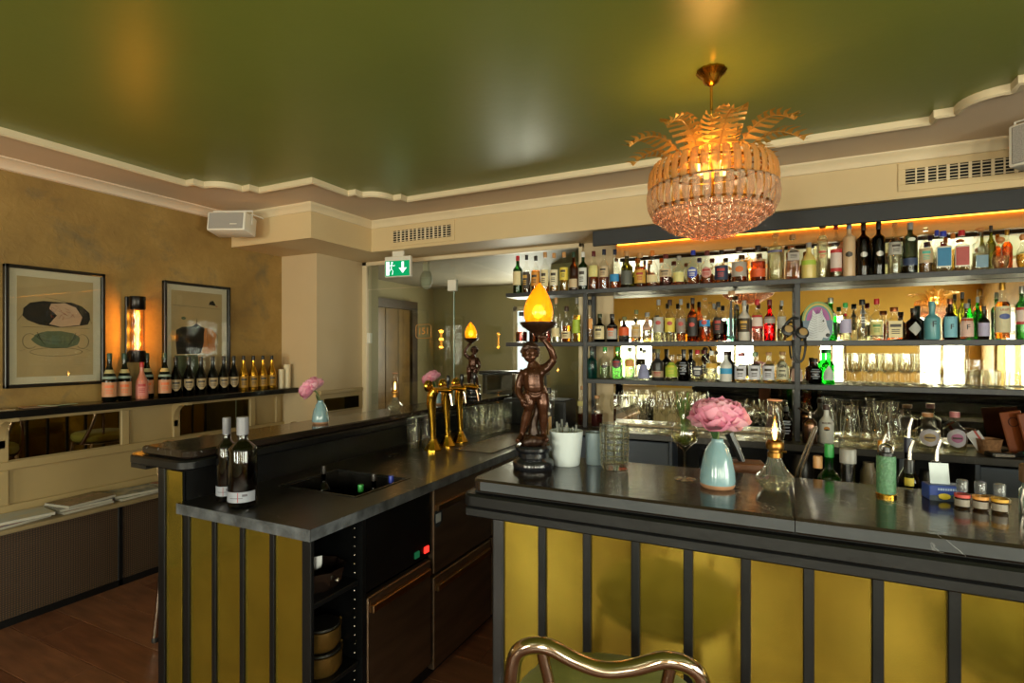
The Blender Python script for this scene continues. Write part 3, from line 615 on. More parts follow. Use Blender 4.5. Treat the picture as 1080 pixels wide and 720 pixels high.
def rounded_slab(x0, x1, y0, y1, z0, z1, r, which, edge=.006):
    """slab with the named corners rounded; which: set of 'bl','br','tr','tl'"""
    pts = []
    for nm, cx_, cy_, a in (('tr', x1, y1, 0), ('tl', x0, y1, 90), ('bl', x0, y0, 180), ('br', x1, y0, 270)):
        if nm in which:
            ox = -r if 'r' in nm else r; oy = -r if 't' in nm else r
            for k in range(7): t = rad(a + 15 * k); pts.append((cx_ + ox + r * cos(t), cy_ + oy + r * sin(t)))
        else: pts.append((cx_, cy_))
    b = MB(); n = len(pts); c = Vector(((x0 + x1) / 2, (y0 + y1) / 2))
    def ins(d):
        o = []
        for i in range(n):
            p = Vector(pts[i]); a = Vector(pts[i - 1]); q = Vector(pts[(i + 1) % n])
            d1 = (p - a).normalized(); d2 = (q - p).normalized(); h = Vector((-d1.y - d2.y, d1.x + d2.x)); h = h / max(.3, h.length ** 2 / 2)
            w = p + h * d; o.append((w.x, w.y))
        return o
    ri = ins(edge); vs = []; fs = []
    for ring, z in ((ri, z0), (pts, z0 + edge), (pts, z1 - edge), (ri, z1)): vs += [(a, b_, z) for a, b_ in ring]
    for k in range(3):
        for i in range(n): fs.append((k * n + i, k * n + (i + 1) % n, (k + 1) * n + (i + 1) % n, (k + 1) * n + i))
    fs.append(tuple(range(n))[::-1]); fs.append(tuple(range(3 * n, 4 * n)))
    return b.add(vs, fs)

# ---------------------------------------------------------------- bar on the left with raised ledge
lb = thing('bar_counter', 'black bar on the left with raised ledge and brass panelled end', 'bar', (-1.75, 2.4, 0))
LBO = Vector((-1.75, 2.4, 0))
def part(mb, name, mat, parent, off, smooth=True):
    o = mb.obj(name, mat, parent, smooth=smooth); o.location = -off; return o
P = lambda mb, name, mat, sm=True, par=None: part(mb, name, mat, par or lb, LBO, sm)
# worktop with a cut-out for the sink trough
wt = MB(); sx0, sx1, sy0, sy1 = -1.88, -1.47, 1.62, 1.95
for a, b, c, d in ((-2.02, -1.335, 1.262, sy0), (-2.02, sx0, sy0, sy1), (sx1, -1.335, sy0, sy1), (-2.02, -1.335, sy1, 4.015)):
    wt.box(a, b, c, d, .880, .92)
P(wt, 'worktop', M_work, False)
P(MB().box(-1.337, -1.3345, 1.262, 3.688, .8805, .9195).box(-2.02, -1.3345, 1.2605, 1.263, .8805, .9195), 'worktop_edge', M_slate, False)
P(MB().box(-2.10, -2.02, 1.302, 3.98, .0, 1.055), 'upstand', M_black, False)
P(rounded_slab(-2.235, -1.955, 1.262, 4.0, 1.088, 1.12, .05, {'br'}), 'ledge_slab', M_counter)
P(rounded_slab(-2.305, -1.935, 1.235, 4.0, 1.050, 1.086, .05, {'br', 'bl'}), 'ledge_board', M_black)
P(MB().box(-2.30, -2.20, 1.255, 3.98, 1.03, 1.052), 'ledge_batten', M_black, False)
# end: brass panels between black strips
xsl = [-2.135, -1.978, -1.826, -1.676, -1.526, -1.365]
for i in range(5):
    top = 1.032 if i == 0 else .879
    a, b = xsl[i] + .008, xsl[i + 1] - .008
    P(MB().box(a, b if i else -2.022, 1.283, 1.287, .0, top, .0008), 'brass_panel', M_brass, False)
for i, x in enumerate(xsl):
    w = .011 if 0 < i < 5 else .02
    P(MB().box(x - w, x + w, 1.274, 1.29, .0, 1.05 if i == 0 else .8795, .002), 'end_strip', M_black, False)
P(MB().box(-2.13, -1.37, 1.288, 1.30, 0, .8795).box(-2.1, -2.03, 1.288, 1.30, 0, 1.03), 'end_board', M_black, False)
# customer side: the same cladding along the ledge
ysl = [1.31 + .1485 * k for k in range(19)]
for a, b in zip(ysl, ysl[1:]): P(MB().box(-2.106, -2.1015, a + .008, b - .008, .05, 1.03, .0008), 'brass_panel', M_brass, False)
for y0 in ysl: P(MB().box(-2.116, -2.1015, y0 - .011, y0 + .011, 0, 1.03, .002), 'side_strip', M_black, False)
# carcass facing the aisle: open shelves, dark panel, steel drawers
P(MB().box(-1.99, -1.365, 1.54, 1.56, .08, .878).box(-2.019, -1.99, 1.30, 3.66, .08, .878).box(-1.98, -1.42, 1.56, 3.66, 0, .08).box(-1.99, -1.365, 3.64, 3.66, .08, .878), 'carcass', M_black, False)
for z in (.12, .345, .645): P(MB().box(-1.985, -1.38, 1.302, 1.538, z - .018, z, .002), 'shelf_board', M_black, False)
pegs = MB()
for k in range(22):
    for yy in (1.305, 1.536): pegs.ball((-1.40, yy, .14 + k * .033), .0035, 6, 4)
pg = P(pegs, 'peg_holes', M_steel); pg['kind'] = 'stuff'
P(MB().box(-1.40, -1.372, 1.565, 1.985, .585, .877, .003), 'control_panel', pm('black_gloss_panel', '#0d0d0e', .25, var=.1), False)
for yy, col, st, nm in ((1.885, '#1c5c38', .6, 'green_switch'), (1.955, '#ff2a20', 2.2, 'red_switch')):
    P(MB().box(-1.374, -1.366, yy - .016, yy + .016, .605, .632, .002), nm, glow(nm, col, st * .6), False)
def drawer(y0, y1, z0, z1, handle_z):
    d = P(MB().box(-1.40, -1.366, y0, y1, z0, z1, .004), 'drawer', M_dsteel, False)
    part(MB().box(-1.368, -1.348, y0 + .012, y1 - .02, handle_z - .03, handle_z, .003), 'handle', M_hsteel, d, Vector((0, 0, 0)), False)
    return d
M_dsteel = pm('brown_tinted_steel', '#8a7460', .44, 1., var=.12, scale=3, stretch=(1, 1, 6))
M_hsteel = pm('bronze_steel_handle', '#b08a62', .28, 1., var=.08)
drawer(1.57, 1.985, .10, .565, .535)
drawer(2.005, 2.545, .49, .868, .80)
drawer(2.005, 2.545, .06, .475, .44)
drawer(2.56, 3.10, .06, .475, .44); drawer(2.56, 3.10, .49, .868, .80); drawer(3.12, 3.62, .06, .868, .80)
P(MB().prism([(2.04 + .035 * cos(t * PI / 12), .735 + .042 * sin(t * PI / 12)) for t in range(24)], -1.366, -1.3645, 'x'), 'round_sticker', flat('#23272c', .5), False)
P(MB().box(-1.3655, -1.364, 2.02, 2.06, .715, .755), 'sticker_print', flat('#9fa5aa', .5), False)
# sink trough
tr = MB(); tr.box(sx0, sx1, sy0, sy1, .70, .705)
for a, b, c, d in ((sx0, sx0 + .008, sy0, sy1), (sx1 - .008, sx1, sy0, sy1), (sx0, sx1, sy0, sy0 + .008), (sx0, sx1, sy1 - .008, sy1)): tr.box(a, b, c, d, .705, .914)
for a, b, c, d in ((sx0 - .01, sx0, sy0 - .01, sy1 + .01), (sx1, sx1 + .01, sy0 - .01, sy1 + .01), (sx0, sx1, sy0 - .01, sy0), (sx0, sx1, sy1, sy1 + .01)): tr.box(a, b, c, d, .9195, .924, .001)
P(tr, 'sink_trough', pm('dull_sink_steel', '#5f5c58', .35, 1., var=.15), False)
# drip tray set in the top
dt = MB().box(-1.64, -1.40, 2.62, 3.30, .9205, .926, .002)
for k in range(14): dt.box(-1.63, -1.41, 2.64 + k * .047, 2.655 + k * .047, .926, .929)
P(dt, 'drip_tray', M_steel, False)

# ---------------------------------------------------------------- front bar with brass cladding
fb = thing('bar_counter', 'front bar with polished black stone top and brass sheet cladding', 'bar', (.4, 1.6, 0)); FBO = Vector((.4, 1.6, 0))
Q = lambda mb, name, mat, sm=True, par=None: part(mb, name, mat, par or fb, FBO, sm)
FX1 = 2.3
M_slab = stone('grey_slab_edge', '#24282c', '#30343a', '#a4a6a8', .42)
Q(rounded_slab(-.800, .0445, 1.362, 1.80, 1.083, 1.12, .035, {'bl', 'tl'}), 'counter_slab', M_counter)
Q(rounded_slab(.0455, FX1, 1.362, 1.80, 1.083, 1.12, .01, set()), 'counter_slab', M_counter)
Q(MB().box(-.765, .044, 1.3605, 1.363, 1.089, 1.114).box(.046, FX1, 1.3605, 1.363, 1.089, 1.114), 'slab_edge', M_slab, False)
Q(rounded_slab(-.822, FX1, 1.345, 1.79, 1.040, 1.079, .035, {'bl', 'tl'}), 'apron_board', M_black)
Q(MB().box(-.79, FX1, 1.375, 1.78, 1.075, 1.086), 'shadow_gap', flat('#060606', .9), False)
Q(MB().box(-.812, FX1, 1.352, 1.75, 1.012, 1.039, .004), 'apron_rail', M_black, False)
xsf = [-.71 + .1305 * k for k in range(24)]
for i in range(23):
    Q(MB().box(xsf[i] + .009, xsf[i + 1] - .009, 1.388, 1.392, .05, 1.012, .0008), 'brass_panel', M_brass, False)
for i, x in enumerate(xsf):
    if i == 0: continue
    Q(MB().box(x - .011, x + .011, 1.378, 1.393, .0, 1.012, .002), 'strip', M_black, False)
Q(MB().box(-.735, -.700, 1.375, 1.41, 0, 1.012, .006), 'corner_post', pm('grey_steel_post', '#4a4a4c', .35, .8), False)
Q(MB().box(-.725, FX1, 1.392, 1.41, 0, 1.012).box(-.725, -.71, 1.41, 1.74, 0, 1.012), 'backing', M_black, False)
Q(MB().box(-.70, FX1, 1.41, 1.74, .0, .99), 'carcass', M_black, False)
Q(MB().box(-.72, FX1, 1.74, 2.12, .86, .90, .004), 'speed_rail_shelf', M_steel, False)
Q(MB().box(-.70, FX1, 1.76, 2.10, .30, .86), 'under_cabinet', M_black, False)

# ---------------------------------------------------------------- back counter
bc = thing('back_counter', 'long dark counter along the mirror below the bottle shelves', 'counter', (.3, 3.85, 0)); BCO = Vector((.3, 3.85, 0))
K = lambda mb, name, mat, sm=True: part(mb, name, mat, bc, BCO, sm)
M_backtop = stone('slate_back_top', '#2e2c2a', '#45413c', '#77726a', .33)
K(MB().box(-1.334, 3.05, 3.69, 4.046, .878, .92, .003), 'worktop', M_backtop, False)
K(MB().box(-1.33, 3.0, 3.95, 3.97, 0, .877), 'back_board', flat('#0c0d0f', .8), False)
xs_ = [-1.30, -.62, -.02, .40, .66, 1.0, 1.25, 1.9, 2.6, 3.0]
for x in xs_: K(MB().box(x - .011, x + .011, 3.72, 3.95, 0, .877, .002), 'divider', M_bluegrey, False)
for a, b in ((-1.30, -.62), (1.0, 1.25), (1.9, 2.6)):
    K(MB().box(a + .014, b - .014, 3.735, 3.75, .03, .86, .003), 'cabinet_door', M_bluegrey, False)
for a, b in ((-.62, -.02), (-.02, .40), (.40, .66), (.66, 1.0), (1.25, 1.9)):
    K(MB().box(a + .011, b - .011, 3.74, 3.95, .50, .518), 'shelf_board', M_bluegrey, False)

# ---------------------------------------------------------------- wall shelving for the bottles
sh = thing('bottle_shelving', 'charcoal steel wall shelving with three long boards for bottles', 'shelves', (0, 3.92, .93)); SHO = Vector((0, 3.92, .93))
T = lambda mb, name, mat, sm=False: part(mb, name, mat, sh, SHO, sm)
for z, x0 in ((1.942, -1.905), (1.553, -1.905), (1.28, -1.262)):
    T(MB().box(x0, 3.04, 3.80, 4.035, z - .032, z, .002), 'shelf_board', M_shelf)
for x in (-1.249, .139, 1.53):
    T(MB().box(x - .016, x + .016, 3.798, 3.832, .921, 1.9095, .002), 'post', M_shelf)
for x in (-1.249, .139, 1.53):
    T(MB().box(x - .016, x + .016, 4.0, 4.034, .921, 1.9095, .002), 'post', M_shelf)
beam = thing('light_pelmet', 'dark pelmet with amber strip light over the top shelf', 'light', (.95, 3.75, 2.23)); BMO = Vector((.95, 3.75, 2.23))
part(MB().box(-1.147, 3.04, 3.66, 3.685, 2.228, 2.334, .003), 'face_board', pm('pelmet_board', '#1d1f24', .6, var=.06), beam, BMO, False)
part(MB().box(-1.08, 3.04, 4.024, 4.046, 2.195, 2.325, .003), 'back_board', pm('pelmet_lit_board', '#c08a3c', .35, var=.08, stretch=(1, 6, 6)), beam, BMO, False)  # orange glow of the strip is put into the board colour
part(MB().box(-1.08, 3.04, 4.000, 4.024, 2.296, 2.302), 'strip_profile', M_steel, beam, BMO, False)
part(MB().tube([(-1.06, 4.010, 2.290), (3.03, 4.010, 2.290)], .0055, 6), 'light_strip', glow('amber_strip', '#ffa02c', 4.0), beam, BMO)

# ---------------------------------------------------------------- bottle shelf on the left wall
ls = thing('wall_shelf', 'black wall shelf below the pictures', 'shelf', (-3.88, 1.4, 1.16)); LSO = Vector((-3.88, 1.4, 1.16))
part(MB().box(-3.984, -3.765, -.6, 3.43, 1.118, 1.16, .004), 'board', pm('black_gloss_shelf', '#121212', .22, var=.2), ls, LSO, False)
for y0 in (.33, 1.475, 2.47):
    pr = [(-3.984, 1.117), (-3.80, 1.117), (-3.80, 1.095)] + [(-3.964 + .12 * (1 - sin(t * PI / 16)) , 1.095 - .12 * (1 - cos(t * PI / 16))) for t in range(0, 9)] + [(-3.964, .93), (-3.984, .93)]
    part(MB().prism(pr, y0 - .018, y0 + .018, 'y'), 'bracket', M_panelp, ls, LSO, False)

# ---------------------------------------------------------------- bench sill over the radiator cover
rc = thing('radiator_cover', 'brown cane radiator cover with a narrow sill under the wainscot', 'radiator cover', (-3.85, 1.4, 0)); RCO = Vector((-3.85, 1.4, 0))
def cane():
    m, nt, out = new_mat('woven_brown_cane'); p = N(nt, 'BsdfPrincipled'); nt.links.new(p.outputs[0], out.inputs[0]); p.inputs['Roughness'].default_value = .55
    tc = N(nt, 'TexCoord'); mp = N(nt, 'Mapping'); nt.links.new(tc.outputs['Object'], mp.inputs[0])
    w1 = N(nt, 'TexWave', bands_direction='Y', i_Scale=26., i_Distortion=.6); w2 = N(nt, 'TexWave', bands_direction='Z', i_Scale=26., i_Distortion=.6)
    for w in (w1, w2): nt.links.new(mp.outputs[0], w.inputs[0])
    mu = N(nt, 'Math', operation='MULTIPLY'); nt.links.new(w1.outputs[1], mu.inputs[0]); nt.links.new(w2.outputs[1], mu.inputs[1])
    r = N(nt, 'ValToRGB'); r.color_ramp.elements[0].color = srgb('#241a12'); r.color_ramp.elements[1].color = srgb('#66492c'); nt.links.new(mu.outputs[0], r.inputs[0])
    nt.links.new(r.outputs[0], p.inputs['Base Color'])
    b = N(nt, 'Bump', i_Strength=.5, i_Distance=.004); nt.links.new(mu.outputs[0], b.inputs['Height']); nt.links.new(b.outputs[0], p.inputs['Normal'])
    return m
M_cane = cane()
part(MB().box(-3.985, -3.69, -.6, 3.44, .505, .53, .004), 'sill', pm('sill_paint', '#8f7d5c', .5), rc, RCO, False)
ys = [-.6, .35, 1.16, 1.968, 2.78, 3.43]
for a, b in zip(ys, ys[1:]): part(MB().box(-3.735, -3.725, a + .012, b - .012, .04, .504), 'cane_panel', M_cane, rc, RCO, False)
for y0 in ys: part(MB().box(-3.75, -3.715, y0 - .014, y0 + .014, 0, .504, .003), 'post', M_black, rc, RCO, False)
part(MB().box(-3.75, -3.715, -.6, 3.43, 0, .04), 'plinth', M_black, rc, RCO, False)

# ---------------------------------------------------------------- vents, exit sign, speakers
def vent(x0, x1, z0, z1, n, label):
    t = thing('air_vent', label, 'vent', ((x0 + x1) / 2, 3.62, (z0 + z1) / 2), group=None); O = Vector(((x0 + x1) / 2, 3.62, (z0 + z1) / 2))
    f = MB(); m = .035
    f.box(x0 - m, x1 + m, 3.612, 3.6195, z1, z1 + m, .002); f.box(x0 - m, x1 + m, 3.612, 3.6195, z0 - m, z0, .002); f.box(x0 - m, x0, 3.612, 3.6195, z0, z1, .002); f.box(x1, x1 + m, 3.612, 3.6195, z0, z1, .002)
    part(f, 'frame', M_sof, t, O, False)
    part(MB().box(x0, x1, 3.6165, 3.6195, z0, z1), 'dark_back', flat('#070604', .9), t, O, False)
    for k in range(5): part(MB().box(x0, x1, 3.611, 3.616, z0 + (k + .35) * (z1 - z0) / 5, z0 + (k + .6) * (z1 - z0) / 5), 'slat', M_mould, t, O, False)
    for k in range(1, n):
        w = .007 if k % 2 else .014
        x = x0 + k * (x1 - x0) / n; part(MB().box(x - w / 2, x + w / 2, 3.6095, 3.6165, z0, z1), 'divider', M_mould, t, O, False)
vent(-2.87, -2.30, 2.395, 2.49, 14, 'slatted air vent in the soffit above the exit sign')
vent(.66, 1.22, 2.408, 2.492, 12, 'slatted air vent in the soffit right of the chandelier')
ex = thing('exit_sign', 'green and white emergency exit sign hanging before the glass screen', 'sign', (-2.875, 3.69, 2.20), rad(6))
MB().box(-.128, .128, -.018, .018, -.086, .09, .006).obj('housing', M_white, ex, smooth=False)
MB().box(-.055, .055, -.012, .012, .088, .136, .003).obj('hanger', M_white, ex, smooth=False)
MB().box(-.118, .118, -.0205, -.018, -.078, .052).obj('green_face', glow('exit_green', '#0f9a5a', .55), ex, smooth=False)
wh = glow('exit_white', '#e8fff2', .8)
MB().prism([(.055 - .011, .042), (.055 + .011, .042), (.055 + .011, -.01), (.055 + .038, -.01), (.055, -.055), (.055 - .038, -.01), (.055 - .011, -.01)], -.0225, -.0205, 'y').obj('arrow', wh, ex, smooth=False)
man = MB().box(-.108, -.076, -.0225, -.0205, -.07, .046)
man.ball((-.050, -.021, .036), .009, 8, 5, (1, .15, 1)).tube([(-.050, -.0215, .026), (-.056, -.0215, -.012)], .008, 5, flat_=.2)
for a in ([(-.052, -.022, .02), (-.074, -.022, .008), (-.078, -.022, -.008)], [(-.052, -.022, .02), (-.032, -.022, .006), (-.022, -.022, .016)], [(-.056, -.022, -.012), (-.070, -.022, -.034), (-.088, -.022, -.04)], [(-.056, -.022, -.012), (-.040, -.022, -.036), (-.046, -.022, -.066)]): man.tube(a, .0055, 5, flat_=.3)
man.obj('running_figure', wh, ex)
def speaker(name, label, loc, rot, w, h, d):
    t = thing(name, label, 'speaker', loc, rot)
    MB().box(-w / 2, w / 2, -d / 2, d / 2, -h / 2, h / 2, .012, seg=2).obj('cabinet', M_white, t)
    MB().box(-w / 2 + .016, w / 2 - .016, -d / 2 - .006, -d / 2 + .002, -h / 2 + .012, h / 2 - .012, .004).obj('grille', pm('speaker_cloth', '#a5a09a', .8, var=.2, scale=220), t, smooth=False)
    MB().box(w * .12, w * .3, -d / 2 - .008, -d / 2 - .005, -.03, -.024).obj('badge', M_white, t, smooth=False)
    MB().tube([(-w / 2 - .006, 0, 0), (-w / 2 - .006, 0, h / 2 + .035), (w / 2 + .006, 0, h / 2 + .035), (w / 2 + .006, 0, 0)], .007, 5).obj('bracket', M_white, t)
    return t
sp = speaker('wall_speaker', 'beige wall speaker hanging in the left corner below the ceiling', (-3.68, 2.72, 2.44), rad(24), .29, .145, .17)
sp.rotation_euler = (rad(-8), 0, rad(24))
MB().tube([(0, .08, .105), (.10, .10, .12), (.16, .20, .115)], .006, 5).obj('arm', M_white, sp)
speaker('wall_speaker', 'pale wall speaker cut off by the right edge under the border', (1.115, 3.34, 2.46), rad(-40), .15, .20, .16)
# ================================================================== bottles
GLASSES = {'clear': None, 'green': '#2f6a2c', 'brown': '#8a4a16', 'olive': '#8c8a30', 'darkgreen': '#3a4a1c', 'darkbrown': '#3a1c0c', 'blackblue': '#101c2c',
           'greygreen': '#5c6a58', 'redglass': '#d81a26', 'brightgreen': '#22c235', 'palegreen': '#a8e0a0', 'darkgreen2': '#123a1c', 'blackgreen': '#0a0f0a', 'tealglass': '#3fa7a8', 'blackglass': '#0c0c0e'}
OPAQUE = {'frostyellow': '#d8c070', 'frostbeige': '#c9a983', 'frostgrey': '#bdb6ab', 'frostwhite': '#d2d2cc', 'tealceramic': '#5c98a0', 'charcoal': '#2c2b2b', 'champagne_gold': '#c08c28', 'pinkwrap': '#c0745c'}
LIQ = {'amber': '#e8912c', 'gold': '#f0c860', 'brown': '#8a5224', 'red': '#a01c1c', 'darkred': '#6a1a10', 'orange': '#f07a1c', 'pale': '#f4f2da', 'copper': '#e0a070',
       'teal': '#9ad8dc', 'pink': '#f6c8c4', 'palegreen': '#d8f0c8'}
CAPS = {'red': '#b01c24', 'black': '#141414', 'dark': '#2a2320', 'tan': '#b98a58', 'forest': '#1c3a2a', 'white': '#dcdcd8', 'maroon': '#5c1a1c', 'navy': '#1c2238', 'orange': '#d27a30',
        'grey': '#8a8884', 'blue': '#2436a0', 'brown': '#3c241a', 'glass': '#d6d2c0', 'wood': '#a9774a', 'bluegrey': '#8098b8', 'darkbrown': '#2a1a12', 'blackblue': '#1c222c', 'woodball': '#c08048',
        'gold': '#c8963c', 'darkgreen': '#2c3818', 'olive': '#6a6a40', 'cork': '#b58a60', 'silver': '#b8b8b4', 'green': '#2f9a48', 'copper': '#a8643c', 'tealceramic': '#5c98a0', 'pinkcap': '#c07a80', 'greenish': '#8aa07a'}
LABS = {'cream': '#dccb9c', 'dark': '#3a322a', 'orange': '#d08a2c', 'ivory': '#d9cfb0', 'yellow': '#dcc44c', 'beige': '#c4ab88', 'white': '#cfd0cc', 'paleyellow': '#d6cc84', 'blue': '#2a86c0', 'darksilver': '#55564e',
        'gold': '#c89a3c', 'blueoval': '#3a4aa8', 'pink': '#c08a80', 'darkblue': '#26304a', 'greylabel': '#a8a096', 'orangered': '#d4541c', 'clearprint': '#d8d0a8', 'limelabel': '#a8c03c', 'redwhite': '#d8c4bc',
        'silver': '#b0aca4', 'blueband': '#2c3c5c', 'bluewhite': '#2a7aa8', 'redwhite2': '#b4504c', 'greyblue': '#7a98ac', 'orangelabel': '#d8964c', 'copperlabel': '#c89a7c', 'taupe': '#8c7c70', 'blacklabel': '#26221f',
        'darkstrip': '#33363a', 'blackgold': '#3a2c18', 'silverband': '#c2c4bc', 'lilac': '#b4accc', 'diamond': '#a8aaa6', 'tealabel': '#7cb8cc', 'pinklabel': '#d8b4a8', 'cream2': '#d2c8a4', 'darkoval': '#4a4450',
        'lavender': '#8c90b8', 'beigeband': '#b09678', 'darkround': '#34343c', 'goldlabel': '#d0a43c', 'blueband2': '#3c9cd0', 'lilacwhite': '#cdccd6', 'clearlabel': '#c8c4a8', 'drop': '#b4bcb8', 'peach': '#bd8560', 'pinkfoil': '#c8786c', 'goldfoil': '#a87a24', 'shield': '#a8906a', 'greywhite': '#b9bdc6'}
SHAPES = {'std': (.58, .76, .34, 0), 'wine': (.63, .76, .36, 0), 'champ': (.40, .80, .30, 0), 'squat': (.54, .70, .36, 0), 'tall': (.70, .80, .36, 0), 'rum': (.50, .76, .34, 0),
          'square': (.60, .70, .38, 1), 'slim': (.66, .76, .5, 0), 'flask': (.3, .74, .30, 0), 'bell': (.12, .74, .30, 0)}
def bottle_profile(shape, R, H, top):
    bt, ns, nr, sq = SHAPES[shape]
    pts = [(.0005, .002, sq), (.80 * R, .0, sq), (.96 * R, .012 * H, sq), (R, .03 * H, sq)]
    if shape == 'flask':
        pts = [(.0005, .002, 0), (.7 * R, 0, 0)] + [(R * (.72 + .28 * sin(PI * k / 8)), H * (.02 + .5 * k / 8), 0) for k in range(1, 7)]
        bt = .40
    else: pts.append((R, bt * H, sq))
    r0 = pts[-1][0]
    for k in range(1, 8):
        t = k / 7; w = (1 - cos(PI * t)) / 2
        pts.append((r0 + (nr * R - r0) * w, H * (bt + (ns - bt) * t), sq * (1 - t)))
    pts += [(nr * R, H * (ns + top) / 2, 0), (nr * R * 1.0, H * top - .003, 0), (nr * R * 1.12, H * top - .002, 0), (nr * R * 1.12, H * top, 0), (.0005, H * top, 0)]
    return pts
def radius_at(prof, z):
    for (r0, z0, _), (r1, z1, _) in zip(prof[2:], prof[3:]):
        if z0 <= z <= z1 and z1 > z0: return r0 + (r1 - r0) * (z - z0) / (z1 - z0)
    return prof[3][0]
def patch(prof, sq, z0, z1, span, off, n=8, m=3, shape=None, shift=0.):
    """curved patch lying on the bottle's front; shape 'oval', 'diamond', 'drop' trims the outline"""
    b = MB(); vs = []; fs = []
    for j in range(m + 1):
        t = j / m; z = z0 + (z1 - z0) * t; R = radius_at(prof, z) + off; u = 2 * t - 1
        w = 1.
        if shape == 'oval': w = math.sqrt(max(0.02, 1 - u * u))
        elif shape == 'diamond': w = max(.05, 1 - abs(u))
        elif shape == 'drop': w = max(.04, math.sqrt(max(0, 1 - (1.25 * t - .25) ** 2)) if t < .45 else (1 - t) / .55 * .97)
        elif shape == 'shield': w = min(1, .25 + 2.0 * t) if t < .4 else 1
        for k in range(n + 1):
            a = shift + span * w * (2 * k / n - 1); rr = R
            if sq:
                e = 6.; sup = (abs(cos(a)) ** e + abs(sin(a)) ** e) ** (-1 / e); rr = R * sup * .93 + .0006
            vs.append((rr * sin(a), -rr * cos(a), z))
    for j in range(m):
        for k in range(n): fs.append((j * (n + 1) + k, j * (n + 1) + k + 1, (j + 1) * (n + 1) + k + 1, (j + 1) * (n + 1) + k))
    return b.add(vs, fs)
def lab_mat(k): return flat(LABS[k], .55)
EMB = {'gold': '#c89a3c', 'dark': '#3a3026', 'red': '#a8302c', 'beige': '#c4ab88', 'white': '#d8d8d4', 'orange': '#d4642c', 'silver': '#b4b2ac', 'teal': '#4fb09c', 'green': '#5c8a4c', 'yellow': '#e0d040', 'greyprint': '#6a6e78'}
